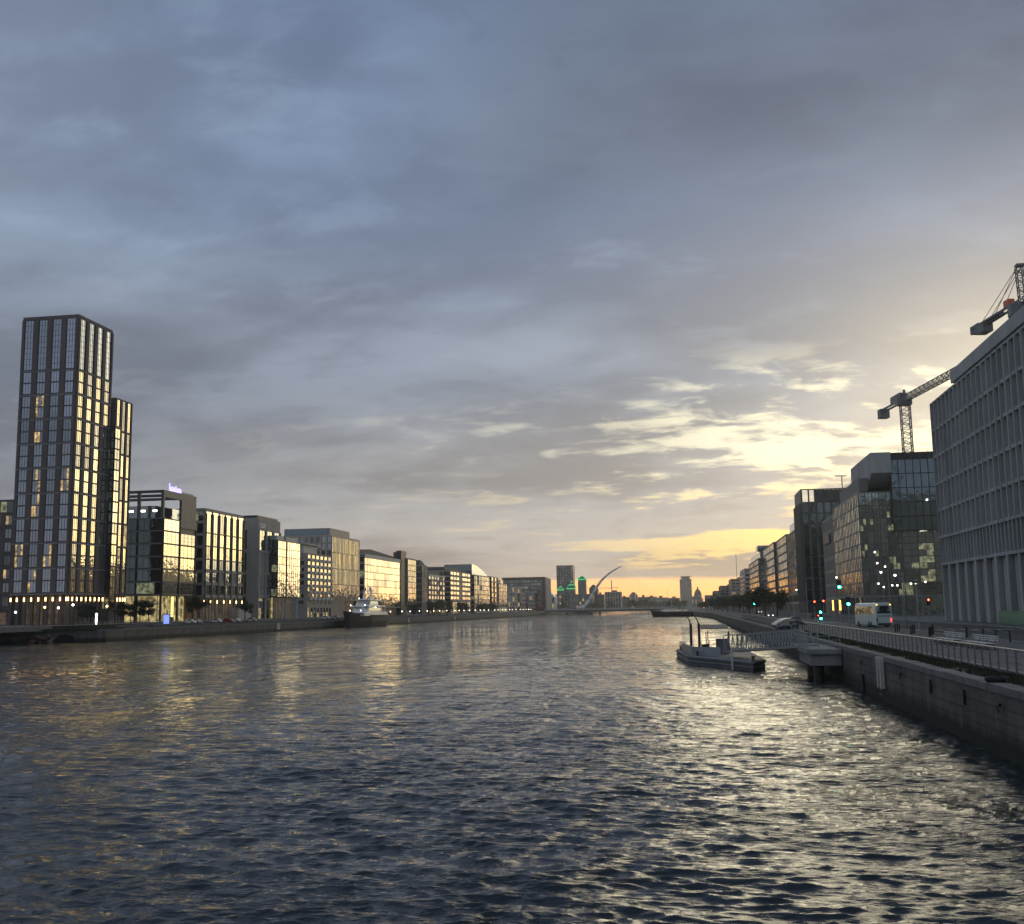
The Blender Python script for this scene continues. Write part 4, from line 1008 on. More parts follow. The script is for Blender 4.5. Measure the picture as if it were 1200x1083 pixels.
# R3 dark tall slab
Ya = Yx(945, XR); Yb = Yx(937.5, XR); zt = Zp(946, 573, XR, Ya)
B = Bld('dark_slab_tower', 'tall dark ribbed office tower with open roof screen, highest on the right beyond the glass', 'R', XR, Ya, Yb, 50, ZR, zt - 5.5, ['darkmetal', 'greengrey', 'frame'], 'building')
B.facade('S', 16, fl(ZR + 5, zt - 6, 9), ZR + 5, pw=0.9, pd=0.7, bh=0.25, bd=0.2, g='gD', mull=(1, 1), litp=0.0)
B.facade('W', 7, fl(ZR + 5, zt - 6, 9), ZR + 5, pw=0.8, pd=0.7, bh=1.1, bd=0.2, g='gM', mull=(1, 1))
b = MB()
for k in range(26):
    x = XR + 5.6 + k * 1.7; b.box(x, x + 0.9, Ya + 0.3, Ya + 0.9, zt - 5.5, zt - 0.41)
for x in (XR, XR + 3.0): b.box(x, x + 0.6, Ya + 0.01, Ya + 0.7, zt - 5.5, zt - 0.41)
b.box(XR, XR + 50, Ya, Ya + 1, zt - 0.4, zt); b.box(XR, XR + 0.8, Ya + 1.01, Yb, zt - 5.5, zt)
b.box(XR + 5.6, XR + 49, Ya + 1.0, Ya + 1.4, zt - 5.5, zt - 0.5)
b.build('roof_screen', M['greengrey'], B.root); B.finish(plant=False, parapet=0)
def rb(nm, lb, p0, p1, py, Yn=None, D=40, mats=('greengrey', 'grey', 'roof'), nbw=6, nfl=8, g='gM', litp=0.04, pw=0.8, bh=0.9, dx_=0.0, extra=None, Z1=None, fr='frame', yd=None):
    """p0 = near corner column, p1 = far corner column"""
    X_ = XR + dx_ if Yn is None else Xy(p0, Yn)
    Ya = Yx(p0, X_) if Yn is None else Yn
    Yb = (Yx(p1, X_) if Yn is None else Yn + (yd or 60))
    z = Zp(p0, py, X_, Ya)
    B = Bld(nm, lb, 'R', X_, Ya, Yb, D, ZR - 0.3, z, list(mats), 'building')
    B.facade('W', nbw, fl(ZR + 4, z - 0.4, nfl), ZR + 4, pw=pw, pd=0.1, bh=bh, bd=0.07, g='gG', mull=(2, 1), fr=fr)
    B.facade('S', 8, fl(ZR + 4, z - 0.4, nfl), ZR + 4, pw=pw, pd=0.3, bh=bh, bd=0.25, g=g, mull=(1, 1), litp=litp)
    B.facade('W', nbw, [3.8], ZR, pw=pw, pd=0.3, bh=0.2, bd=0.25, g='gD', mull=(1, 1), litp=0.3, lm='lobdim')
    if extra: extra(B)
    B.finish(plant=extra is None); return B
def ex4(B):
    b = MB(); b.box(B.xa + 1.5, B.xb, B.Y0 + 2, B.Y1 - 1, B.z1 + 0.51, B.z1 + 5.0); b.build('rooftop_storey', M['gT'], B.root)
rb('lattice_office', 'grey office with pale lattice front and glazed top, just left of the dark ribbed tower', 937, 926, 621, D=36, nbw=10, extra=ex4, mats=('grey', 'stone', 'roof'))
def ex5(B):
    b = MB(); b.box(B.xa + 4, B.xa + 12, B.Y0 + 3, B.Y0 + 20, B.z1 + 0.51, B.z1 + 4); b.build('lift_housing', M['darkmetal'], B.root)
rb('dark_office', 'plain dark green office with lift housing, second left of the dark ribbed tower', 925, 911, 627, D=36, nbw=9, g='gD', extra=ex5)
rb('hazy_office', 'tall olive grey office with a jutting top corner, mid way along the right bank', 910, 892, 636, D=40, nbw=12, g='gD', dx_=-1.0,
   extra=lambda B: (lambda b: (b.box(B.xa - 2, B.xa + 6, B.Y1 - 20, B.Y1, B.z1 + 0.51, B.z1 + 4.5), b.build('corner_box', M['gT'], B.root)))(MB()))
rb('glass_top_office', 'grey office with sloping glass top storey, left of the olive grey office', 891, 876, 655, Yn=706, yd=110, D=40, nbw=10, g='gM', extra=ex4)
rb('balcony_block', 'brownish block with stacked white balcony bands along the right bank', 874, 862, 667, Yn=840, yd=70, D=45, nbw=6, mats=('redbrick', 'offwhite', 'roof'), bh=1.8, litp=0.08)
rb('banded_block', 'small grey block with pale storey bands, left of the balcony block', 858, 846, 679, Yn=1010, yd=60, D=32, nbw=5, mats=('grey', 'stone', 'roof'), bh=1.6)
rb('stepped_block', 'low stepped grey block beyond the pale banded block', 845, 838, 687, Yn=1130, yd=60, D=34, nbw=5, nfl=6, mats=('grey', 'grey', 'roof'))
rb('far_block', 'low far block with a tiny lit roof edge on the right bank beyond the bridge', 837, 828, 693, Yn=1260, yd=60, D=40, nbw=5, nfl=5, mats=('redbrick', 'grey', 'roof'))
rb('corner_block', 'lowest far block of the right bank, nearest the domed landmark', 827, 822, 698, Yn=1400, yd=60, D=50, nbw=5, nfl=4, mats=('stone', 'grey', 'roof'))

# ------------------------------------------------------------------ cranes
def truss(b, p, q, w, n, upv=(0, 0, 1), r=0.11, tri=False):
    p, q = Vector(p), Vector(q); d = (q - p).normalized(); upv = Vector(upv); s_ = d.cross(upv).normalized(); u_ = s_.cross(d).normalized()
    offs = [(s_ * a + u_ * c) * (w / 2) for a, c in ((-1, -1), (1, -1), (1, 1), (-1, 1))]
    if tri: offs = [(-s_ - u_) * (w / 2), (s_ - u_) * (w / 2), u_ * (w / 2)]
    m = len(offs)
    for o in offs: b.bar(p + o, q + o, r)
    for k in range(n):
        a, c = p + (q - p) * (k / n), p + (q - p) * ((k + 1) / n)
        for i in range(m):
            j = (i + 1) % m
            if k % 2: b.bar(a + offs[i], c + offs[j], r * 0.6)
            else: b.bar(a + offs[j], c + offs[i], r * 0.6)
            b.bar(a + offs[i], a + offs[j], r * 0.6)
cdir = Vector((-math.sin(YAW), math.cos(YAW), 0))      # the jibs lie along this heading
side_ = Vector((cdir.y, -cdir.x, 0))
Ym = 330.0; Xm = Xy(1076, Ym); zj = Zp(1069, 466, Xm, Ym)
t = thing('tower_crane', 'grey hammerhead tower crane with lattice mast standing behind the glass office', 'crane', (Xm, Ym, 3.2), 'tower cranes behind the offices')
b = MB(); truss(b, (Xm, Ym, 3.2), (Xm, Ym, zj - 2.2), 2.6, 44, (0, 1, 0), 0.16); b.build('mast', M['cranem'], t)
O = Vector((Xm, Ym, zj))
b = MB(); b.box(Xm - 1.8, Xm + 1.8, Ym - 1.8, Ym + 1.8, zj - 2.2, zj - 0.6); b.box(Xm - 2.6, Xm - 1.81, Ym - 2.4, Ym - 0.2, zj - 2.4, zj - 0.2); b.build('slewing_cab', M['cranem'], t)
b = MB(); truss(b, O, O - cdir * 72, 1.9, 44, (0, 0, 1), 0.14, True); b.build('jib', M['cranem'], t)
b = MB(); e = O + cdir * 20
b.bar(O + side_ * 0.9 + Vector((0, 0, -.4)), e + side_ * 0.9 + Vector((0, 0, -.4)), 0.35); b.bar(O - side_ * 0.9 + Vector((0, 0, -.4)), e - side_ * 0.9 + Vector((0, 0, -.4)), 0.35)
b.bar(O + cdir * 1 + Vector((0, 0, .9)), O + cdir * 9 + Vector((0, 0, 0.8)), 1.5, n=4); b.build('counter_jib', M['cranem'], t)
b = MB(); b.bar(e - cdir * 3 + Vector((0, 0, -1.4)), e + Vector((0, 0, -1.4)), 2.0, n=4); b.build('counterweight', M['cranem'], t)
b = MB(); b.bar(O + Vector((0, 0, .5)), O + Vector((0, 0, 2.6)), 0.4); b.build('apex', M['cranem'], t)
# second crane
Ym = 236.0; Xm = Xy(1228, Ym); zj = Zp(1200, 352, Xm, Ym)
t = thing('tower_crane', 'dark crane with orange winch and stayed counter jib above the concrete office, right edge', 'crane', (Xm, Ym, 3.2), 'tower cranes behind the offices')
b = MB(); truss(b, (Xm, Ym, 3.2), (Xm, Ym, zj - 2), 2.2, 40, (0, 1, 0), 0.15); b.build('mast', M['cranem'], t)
O = Vector((Xm, Ym, zj)); za = Zp(1199, 312, Xm, Ym)
A = Vector((Xm, Ym, za)) + cdir * 0.5
b = MB(); truss(b, O, A, 1.3, 7, (0, 1, 0), 0.12); b.box(Xm - 0.9, Xm + 0.9, Ym - 0.9, Ym + 0.9, za, za + 0.5); b.build('apex', M['cranem'], t)
b = MB(); b.box(Xm - 1.4, Xm + 1.4, Ym - 1.4, Ym + 1.4, zj - 2, zj - 0.5); b.box(Xm - 2.9, Xm - 1.41, Ym - 1.2, Ym + 1.2, zj - 3.4, zj - 1.0); b.build('slewing_cab', M['cranem'], t)
e = O + cdir * 24 
b = MB()
for s2 in (-0.9, 0.9): b.bar(O + side_ * s2, e + side_ * s2, 0.3)
b.bar(O + cdir * 10, O + cdir * 17, 0.8); b.build('counter_jib', M['cranem'], t)
b = MB(); b.bar(e - cdir * 7 + Vector((0, 0, -1.0)), e - cdir * 3 + Vector((0, 0, -1.0)), 1.6, n=4); b.bar(e - cdir * 4 + Vector((0, 0, -.3)), e + cdir * 0.4 + Vector((0, 0, -.3)), 1.3, n=4); b.build('counterweight', M['cranem'], t)
b = MB(); c_ = O + cdir * 5; b.bar(c_ + Vector((0, 0, 1.2)), c_ + cdir * 2.4 + Vector((0, 0, 1.2)), 1.0, n=4); b.build('winch', M['orange'], t)
b = MB()
for s2 in (-0.7, 0.7):
    b.bar(A + side_ * s2 * 0.6, e - cdir * 5 + side_ * s2, 0.07); b.bar(A + side_ * s2 * 0.6, e - cdir * 12 + side_ * s2, 0.07)
b.build('stay_cable', M['darkmetal'], t)
b = MB(); truss(b, O, O - cdir * 60, 1.6, 36, (0, 0, 1), 0.13, True); b.bar(A, O - cdir * 38 + Vector((0, 0, .8)), 0.07); b.build('jib', M['cranem'], t)

# ------------------------------------------------------------------ railing on the right quay
def railing(label, ya, yb, step, x=15.2, rot=None):
    t = thing('railing', label, 'railing', (x, (ya + yb) / 2, 3.14))
    b = MB()
    b.bar((x, ya, 4.34), (x, yb, 4.34), 0.045, n=8)
    b.build('handrail', M['railm'], t)
    b = MB()
    for z in (3.42, 3.72, 4.02): b.bar((x, ya, z), (x, yb, z), 0.022, n=6)
    b.build('rail', M['railmd'], t)
    n = int((yb - ya) / step)
    pm = MB(); pm.box(-0.035, 0.035, -0.05, 0.05, 0, 1.18); me = pm.mesh('post', M['railmd'])
    for k in range(min(n + 1, 99)):
        o = bpy.data.objects.new('post', me); COL.objects.link(o); o.parent = t
        o.location = (0, ya + k * (yb - ya) / n - (ya + yb) / 2, 0)
railing('bright steel railing along the near right quay, from the picture edge to the gangway', 38, 101, 1.5)
railing('grey steel railing along the right quay from the gangway towards the bridge', 101.05, 320, 2.4)

# bollards, benches, posts
def bollard_mesh(h=1.0, r=0.08):
    b = MB(); b.lathe((0, 0, 0), [(r * 1.3, 0), (r * 1.3, 0.08), (r, 0.1), (r, h - 0.1), (r * 1.15, h - 0.09), (r * 1.15, h - 0.03), (r * 0.5, h)], 0, 10); return b
bm_ = bollard_mesh().mesh('bollard', M['black'])
def put(me, name, loc, label, cat, group=None, rz=0):
    o = bpy.data.objects.new(name, me); COL.objects.link(o); o.location = loc; o.rotation_euler.z = rz; return tag(o, label, cat, group)
for k in range(8): put(bm_, 'bollard', (27.4, 78 + k * 4.3, 3.14), 'slim black bollard in the row along the near edge of the road', 'bollard', 'black bollards along the road')
for k in range(9): put(bm_, 'bollard', (24.6 + (k % 3) * 0.8, 118 + k * 3.1, 3.14), 'black bollard in the loose cluster behind the pale lamp post', 'bollard', 'black bollards behind the lamp post')
t = thing('low_fence', 'low black two rail fence panel on the promenade behind the long benches', 'fence', (27.2, 121, 3.14))
b = MB()
for y in (113.5, 128.5): b.box(27.1, 27.3, y - 0.1, y + 0.1, 3.14, 4.2)
b.build('post', M['black'], t); b = MB(); b.box(27.15, 27.25, 113.6, 128.4, 3.95, 4.05); b.box(27.15, 27.25, 113.6, 128.4, 3.5, 3.58); b.build('rail', M['black'], t)
def bench(y, label):
    t = thing('bench', label, 'bench', (21.5, y, 3.14), 'long slatted benches on the promenade')
    b = MB()
    for k in range(5): b.box(-0.42 + k * 0.17, -0.42 + k * 0.17 + 0.12, -3.6, 3.6, 0.45, 0.5)
    o = b.mesh('seat', M['offwhite']); q_ = bpy.data.objects.new('seat', o); COL.objects.link(q_); q_.parent = t
    b = MB()
    for k in range(3): b.box(0.46 + k * 0.03, 0.5 + k * 0.03, -3.6, 3.6, 0.62 + k * 0.15, 0.72 + k * 0.15)
    q_ = bpy.data.objects.new('backrest', b.mesh('backrest', M['offwhite'])); COL.objects.link(q_); q_.parent = t
    b = MB()
    pts = [(-0.35, 0), (-0.45, 0.12), (-0.3, 0.3), (-0.1, 0.42), (0.2, 0.42), (0.38, 0.25), (0.3, 0.08), (0.45, 0.0)]
    b.tube([(p, 0, z) for p, z in pts], 0.035); b.tube([(0.3, 0, 0.42), (0.48, 0, 0.7), (0.58, 0, 1.05)], 0.03)
    b.tube([(-0.1 + 0.13 * math.cos(a_), 0, 0.18 + 0.13 * math.sin(a_)) for a_ in [k * 0.6 for k in range(11)]], 0.025)
    me = b.mesh('leg', M['black'])
    for y_ in (-3.2, -1.1, 1.1, 3.2):
        q_ = bpy.data.objects.new('leg', me); COL.objects.link(q_); q_.parent = t; q_.location = (0, y_, 0)
bench(86.5, 'long pale slatted bench on curled black legs, the one nearer the picture edge')
bench(96.0, 'long pale slatted bench on curled black legs, the one nearer the lamp post')
# tyre-like black mooring coil on the coping
b = MB(); Yq_ = Yx(1158, 13.4)
pts = [(13.55 + 0.42 * math.cos(a_), Yq_ + 0.42 * math.sin(a_), 3.17) for a_ in [2 * math.pi * k / 24 for k in range(25)]]
b.tube(pts, 0.13, 0, 8); o = b.build('tyre', M['rubber'], None, smooth=True, loc=(13.55, Yq_, 3.05)); tag(o, 'black rubber tyre lying on the coping of the near right quay', 'tyre')

# lamp post
def lamp_post(x, y, z, h, label, group=None, m='galv', lampm=None, arm=0.0, name='lamp_post', r=0.09):
    t = thing(name, label, 'street lamp', (x, y, z), group)
    b = MB(); b.lathe((x, y, z), [(r * 1.7, 0), (r * 1.7, 0.9), (r, 1.0), (r * 0.65, h)], 0, 8)
    if arm: b.tube([(x, y, z + h), (x + arm * 0.4, y, z + h + 0.3), (x + arm, y, z + h + 0.35)], 0.05)
    b.build('pole', M[m], t)
    b = MB(); b.lathe((x + arm, y, z + h + (0.2 if arm else 0)), [(0.1, 0), (0.24, 0.05), (0.22, 0.16), (0.08, 0.22)], 0, 8)
    o = b.build('lamp_head', M[m], t)
    if lampm:
        b = MB(); b.ball((x + arm, y, z + h + (0.12 if arm else -0.05)), 0.17, 0, 8, 5); b.build('bulb', M[lampm], o)
    return t
Yl = 111.0; lamp_post(Xy(1075, Yl), Yl, 3.14, 5.6, 'slim pale grey lamp post standing alone on the promenade near the benches', m='paleframe')
for px_, Yl, h, lb in ((1043, 182, 8.5, 'tall thin grey street lamp pole just right of the coach'), (1060, 168, 7.6, 'thin grey street lamp pole further right of the coach, against the glass office'),
                       (975, 232, 9, 'thin grey street lamp pole by the amber lights'), (946, 262, 9.5, 'tall street lamp pole left of the red signals'), (1003, 205, 8, 'thin street lamp pole between the green signal and the coach')):
    lamp_post(Xy(px_, Yl), Yl, 3.1, h, lb, 'tall street lamps on the right bank road', arm=-1.1 if px_ > 1000 else 1.2, lampm='lampw' if px_ in (1043, 1060, 975) else None)
for k in range(7):
    lamp_post(28.0 - k * 0.3, 300 + k * 62, 3.1, 7.5, 'street lamp with small white light in the far row along the right bank road', 'far street lamps on the right bank', lampm='lampw', arm=1.0)

# traffic signals
def signal(x, y, heads, label, h, z=3.12, mast=0.0):
    t = thing('traffic_light', label, 'traffic light', (x, y, z), 'traffic lights on the right bank road')
    b = MB(); b.lathe((x, y, z), [(0.1, 0), (0.1, 0.8), (0.07, 0.9), (0.06, h)], 0, 8)
    if mast: b.bar((x, y, z + h - 0.1), (x + mast, y, z + h - 0.1), 0.06)
    b.build('pole', M['galv'], t)
    for hx_, hz, c in heads:
        b = MB(); xx = x + hx_
        b.box(xx - 0.2, xx + 0.2, y - 0.16, y + 0.1, z + hz - 0.6, z + hz + 0.6)
        b.box(xx - 0.3, xx + 0.3, y + 0.101, y + 0.12, z + hz - 0.7, z + hz + 0.7)
        o = b.build('signal_head', M['black'], t)
        for kk, c_ in enumerate(('redl', 'amber', 'green')):
            zl = z + hz + 0.37 - 0.37 * kk
            on = c_ == c
            b = MB(); b.lathe((xx, y - 0.26, zl), [(0.19 if on and c == 'green' else 0.145, 0), (0.19 if on and c == 'green' else 0.145, 0.09)], 0, 10, ax='y')
            b.build('lens', M[c_] if on else M['frame'], o)
YA = 165; xA = Xy(994, YA)
signal(xA, YA, [(0, Zp(994, 705, xA, YA) - 3.12, 'green'), (-1.15, Zp(985, 685, xA, YA) - 3.12, 'green')], 'traffic light showing two bright greens, one on a high arm, left of the coach', 7.2, mast=-1.15)
signal(Xy(965, 232), 232, [(0, 3.9, 'redl')], 'traffic light showing red, the right one of the red pair', 4.5)
signal(Xy(954.5, 240), 240, [(0, 3.8, 'redl')], 'traffic light showing red, the left one of the red pair', 4.5)
signal(Xy(961, 222), 222, [(0, 2.4, 'green'), (0, 1.15, 'green')], 'low pedestrian signal with two stacked greens between the red pair', 3.1)
signal(Xy(1088, 205), 205, [(0, 3.7, 'redl')], 'traffic light showing red in front of the glass office, right of the coach', 4.4)
signal(Xy(884, 420), 420, [(0, 4.6, 'green')], 'distant traffic light showing pale green along the right bank road', 5.4)
signal(Xy(894, 420), 421, [(0, 4.9, 'redl')], 'distant traffic light showing red along the right bank road', 5.6)
for px_, lb in ((976, 'slender amber light column, the left one of the glowing pair'), (984.5, 'slender amber light column, the right one of the glowing pair')):
    x = Xy(px_, 246); b = MB(); t = thing('light_column', lb, 'light column', (x, 246, 3.1), 'amber light columns')
    b.lathe((x, 246, 3.1), [(0.22, 0), (0.22, 2.2), (0.15, 2.25)], 0, 8); b.build('post', M['galv'], t)
    b = MB(); b.lathe((x, 246, 5.35), [(0.13, 0), (0.17, 0.1), (0.17, 2.1), (0.08, 2.2)], 0, 8); b.build('lamp', M['amber'], t)

# ------------------------------------------------------------------ coach
def wheel(b, x, y, z, r, wd): b.lathe((x, y, z), [(r * 0.55, -0.01), (r * 0.6, 0), (r, 0.02), (r, wd - 0.02), (r * 0.6, wd), (r * 0.3, wd + 0.01)], 0, 14, ax='x')
def coach(x, y, z, label, rz=0):
    t = thing('coach', label, 'coach', (0, 0, 0))
    wd, ln, h = 2.55, 12.6, 3.7
    b = MB(); pr = [(-1.16, .35), (-1.27, .5), (-1.275, 1.9), (-1.22, 3.2), (-1.08, 3.6), (-.9, 3.7), (.9, 3.7), (1.08, 3.6), (1.22, 3.2), (1.275, 1.9), (1.27, .5), (1.16, .35)]
    n = len(pr); st = [(0, .93, .0), (0.12, .99, 0.0), (0.5, 1, 0), (12.0, 1, 0), (12.5, .96, 0), (12.6, .9, 0)]
    vs = [(p * s_, yy, 0.35 + (zz_ - 0.35) * (0.5 + 0.5 * s_)) for yy, s_, _ in st for p, zz_ in pr]
    fs = [tuple(range(n)), tuple(range((len(st) - 1) * n, len(st) * n))[::-1]]
    for k in range(len(st) - 1):
        for i in range(n): fs.append((k * n + i, (k + 1) * n + i, (k + 1) * n + (i + 1) % n, k * n + (i + 1) % n))
    b.add(vs, fs, 0); b.build('body', mat('green_lit_coach_paint', (0.62, 0.72, 0.70), 0.3, var=0.05), t, smooth=False)  # white body with the green signal light put into its colour
    b = MB(); b.extr([(-1.0, 2.15), (1.0, 2.15), (0.95, 3.25), (-0.95, 3.25)], 'y', -0.05, 0.02); b.build('rear_window', M['gD'], t)
    b = MB()
    b.add([(-1.285, .9, 2.0), (-1.285, 12.1, 2.0), (-1.225, 12.1, 3.2), (-1.225, .9, 3.2), (-1.26, .9, 2.0), (-1.26, 12.1, 2.0), (-1.20, 12.1, 3.2), (-1.20, .9, 3.2)], [(0, 1, 2, 3), (7, 6, 5, 4), (0, 4, 5, 1), (1, 5, 6, 2), (2, 6, 7, 3), (3, 7, 4, 0)]); b.build('side_window', M['gM'], t)
    b = MB()
    b.add([(1.285, .9, 2.0), (1.285, 12.1, 2.0), (1.225, 12.1, 3.2), (1.225, .9, 3.2), (1.26, .9, 2.0), (1.26, 12.1, 2.0), (1.20, 12.1, 3.2), (1.20, .9, 3.2)], [(3, 2, 1, 0), (4, 5, 6, 7), (1, 5, 4, 0), (2, 6, 5, 1), (3, 7, 6, 2), (0, 4, 7, 3)]); b.build('side_window', M['gM'], t)
    b = MB(); b.box(-1.0, 1.0, -0.045, 0.01, 1.72, 1.80); b.build('rear_stripe', M['black'], t)
    b = MB(); b.box(-1.0, 1.0, -0.10, 0.02, .38, .72); b.build('bumper', M['frame'], t)
    for s_ in (-1, 1):
        b = MB(); b.box(s_ * 1.02 - 0.1, s_ * 1.02 + 0.1, -0.06, 0.02, 0.85, 1.45); b.build('tail_light', M['redd'] if s_ > 0 else M['red'], t)
        b = MB(); b.box(s_ * 0.98 - 0.09, s_ * 0.98 + 0.09, -0.06, 0.02, 3.36, 3.46); b.build('marker_light', M['amber'], t)
        for yy in (2.6, 3.9, 10.2):
            b = MB(); wheel(b, s_ * 1.14 - (0.15), yy, 0.5, 0.5, 0.3); b.build('wheel', M['rubber'], t)
    t.location = (x, y, z); t.rotation_euler.z = rz
    return t
coach(Xy(1035, 166), 166, 3.065, 'white coach seen from behind waiting on the right bank road', R(5))

# cars
def car(paint, label, x, y, z, rz=0, group='cars parked along the left quay', lights=True, head='offwhite'):
    t = thing('parked_car', label, 'car', (0, 0, 0), group)
    b = MB(); pr = [(-2.1, .3), (-2.15, .75), (-2.0, .98), (-1.55, 1.05), (-0.95, 1.45), (0.6, 1.48), (1.25, 1.02), (1.95, .88), (2.15, .65), (2.12, .3)]
    n = len(pr)
    lay = [(-0.88, 0), (-0.8, 1), (0.8, 1), (0.88, 0)]
    vs = []
    for xx, full in lay:
        for p, zz_ in pr:
            s_ = 0.8 if (zz_ > 1.2) else 1
            vs.append((xx * (s_ if full else 0.82 if zz_ > 1.2 else 1), p, zz_ if full else min(zz_, 1.4) - 0.04))
    fs = [tuple(range(n)), tuple(range(3 * n, 4 * n))[::-1]]
    for k in range(3):
        for i in range(n): fs.append((k * n + i, (k + 1) * n + i, (k + 1) * n + (i + 1) % n, k * n + (i + 1) % n))
    b.add(vs, fs); b.build('body', M[paint], t)
    for s_ in (-1, 1):
        b = MB(); b.add([(s_ * .885, -1.35, 1.02), (s_ * .885, 1.0, 1.02), (s_ * .735, .5, 1.4), (s_ * .735, -.85, 1.4)], [(0, 1, 2, 3), (3, 2, 1, 0)]); b.build('side_window', M['gD'], t)
        for yy in (-1.35, 1.35):
            b = MB(); wheel(b, s_ * 0.8 - 0.1, yy, 0.33, 0.33, 0.2); b.build('wheel', M['rubber'], t)
        b = MB(); b.box(s_ * .62 - .12, s_ * .62 + .12, -2.19, -2.1, .62, .76); b.build('tail_light' , M['redl'] if (lights and s_ > 0) else M['red'], t)
        b = MB(); b.box(s_ * .62 - .14, s_ * .62 + .14, 2.08, 2.17, .6, .74); b.build('headlight', M[head], t)
    t.location = (x, y, z); t.rotation_euler.z = rz; return t
car('darkmetal', 'dark hatchback on the right bank road beyond the shelter', Xy(931, 205), 205, 3.065, group=None, rz=0)
car('black', 'black car further along the right bank road, heading away', 33.5, 300, 3.065, group=None)
car('grey', 'oncoming grey car with both headlights lit, nearer of two on the far right road', Xy(902, 330), 330, 3.065, group=None, rz=R(180), lights=False, head='lampw')
car('darkmetal', 'oncoming dark car with headlights lit, farther of two on the far right road', 33.0, 520, 3.065, group=None, rz=R(180), lights=False, head='lampw')
for px_, paint, lb in ((222, 'white', 'white car parked by the glass office, leftmost of the parked row'), (229, 'offwhite', 'cream car second from the left in the parked row'),
                       (253, 'white', 'white car parked left of the red one near the hoarding'), (266, 'red', 'dark red car parked in front of the pale hoarding'), (275, 'white', 'white car parked right of the red one near the hoarding'),
                       (294, 'offwhite', 'pale car parked alone before the stone framed office'), (381, 'white', 'white car left of the yacht bow'), (393, 'offwhite', 'cream car right behind the yacht bow')):
    X_ = -160.5; car(paint, lb, X_, Yx(px_, X_), 3.7, rz=R(90), lights=False)
b = MB(); b.box(-162.9, -157.6, 300, 500, 3.02, 3.69); structure(b.build('parking_strip', paving))

# ------------------------------------------------------------------ pontoon, gangway, landing
PZ = 0.95
t = thing('pontoon', 'dark steel landing pontoon moored off the right quay at the foot of the gangway', 'pontoon', (3.5, 130, 0))
pl_ = [(-.2, 128), (-1.8, 146), (-1.0, 148.5), (7.0, 150), (7.7, 117), (6.2, 113.0)]
b = MB(); b.prism(pl_, -0.5, PZ); b.build('hull', mat('pontoon_steel', (0.12, 0.125, 0.125), 0.6, bump=0.2), t)
b = MB()
for (xa, ya), (xb, yb) in zip(pl_, pl_[1:] + pl_[:1]):
    b.bar((xa, ya, PZ - 0.12), (xb, yb, PZ - 0.12), 0.17, n=6); b.bar((xa, ya, 0.35), (xb, yb, 0.35), 0.12, n=6)
b.build('fender_rail', M['grey'], t)
b = MB()
for (xa, ya), (xb, yb) in (((0.2, 128.2), (-1.4, 146)), ((-1.4, 146), (-.6, 148)), ((-.6, 148), (6.8, 149.4))):
    n = 7; P0, P1 = Vector((xa, ya, PZ)), Vector((xb, yb, PZ))
    for k in range(n + 1): p = P0.lerp(P1, k / n); b.bar(p, p + Vector((0, 0, 1.1)), 0.03)
    for h in (0.55, 1.1): b.bar(P0 + Vector((0, 0, h)), P1 + Vector((0, 0, h)), 0.03)
b.build('guard_rail', M['galv'], t)
b = MB(); b.add([(0.1, 129, PZ), (3.4, 126.6, PZ), (3.4, 126.6, PZ + 1.0), (0.1, 129, PZ + 1.0), (-0.9, 140, PZ), (-0.9, 140, PZ + 1.0), (-0.8, 140, PZ), (-0.8, 140, PZ + 1.0), (0.2, 129.1, PZ), (3.4, 126.75, PZ), (3.4, 126.75, PZ + 1.0), (0.2, 129.1, PZ + 1.0)],
      [(0, 1, 2, 3), (4, 0, 3, 5), (6, 7, 11, 8), (8, 11, 10, 9), (3, 2, 10, 11), (5, 3, 11, 7), (1, 9, 10, 2), (4, 5, 7, 6)]); b.build('side_screen', M['galv'], t)
for px_, Yp in ((808.5, 133.0), (818, 131)):
    x = Xy(px_, Yp); zt = Zp(px_, 731, x, Yp)
    b = MB(); b.bar((x, Yp, -1), (x, Yp, zt), 0.16, n=10)
    x2 = Xy(px_ - 5, Yp + 1); z2 = Zp(px_ - 5, 722, x2, Yp + 1)
    b.tube([(x, Yp, zt - 0.1), ((x + x2) / 2 + .05, Yp + .5, (zt + z2) / 2 + .1), (x2, Yp + 1, z2), (x2 - 0.3, Yp + 1.2, z2 + .05), (x2 - .2, Yp + 3, z2)], 0.07, 0, 6)
    b.build('guide_pile', M['black'], t)
xs_, ys2 = Xy(826, 134), 134
b = MB()
for x, y in ((xs_, ys2), (xs_ + 2.6, ys2 - 1.2), (xs_ + 0.3, ys2 + 5), (xs_ + 2.9, ys2 + 4)): b.bar((x, y, PZ), (x, y, PZ + 2.6), 0.06)
b.build('shelter_post', M['black'], t)
zc2 = Zp(826, 731, xs_, ys2)
b = MB(); b.extr([(ys2 - 2, zc2 - 0.6), (ys2 + 6, zc2 - 0.3), (ys2 + 6, zc2 - .2), (ys2 - 2, zc2 - 0.48)], 'x', xs_ - 0.6, xs_ + 2.6); b.build('shelter_roof', M['roof'], t)
b = MB(); b.box(xs_ + 1.2, xs_ + 2.7, ys2 + 0.2, ys2 + 2.4, PZ, PZ + 1.7); b.build('ticket_cabinet', M['grey'], t)
b = MB(); b.box(xs_ - 0.6, xs_ + 0.3, ys2 - 3, ys2 - 2, PZ, PZ + 1.2); b.build('control_box', M['darkmetal'], t)
b = MB()
for x, y in ((0.8, 127.9), (6.4, 114.8), (-1.2, 145)): b.lathe((x, y, PZ), [(0.16, 0), (0.12, 0.1), (0.12, 0.35), (0.22, 0.4), (0.2, 0.5)], 0, 8)
b.build('mooring_bollard', M['black'], t)
b = MB(); b.bar((4.3, 116.4, -0.2), (4.3, 116.4, 2.2), 0.11, n=8); b.build('mooring_post', M['offwhite'], t)

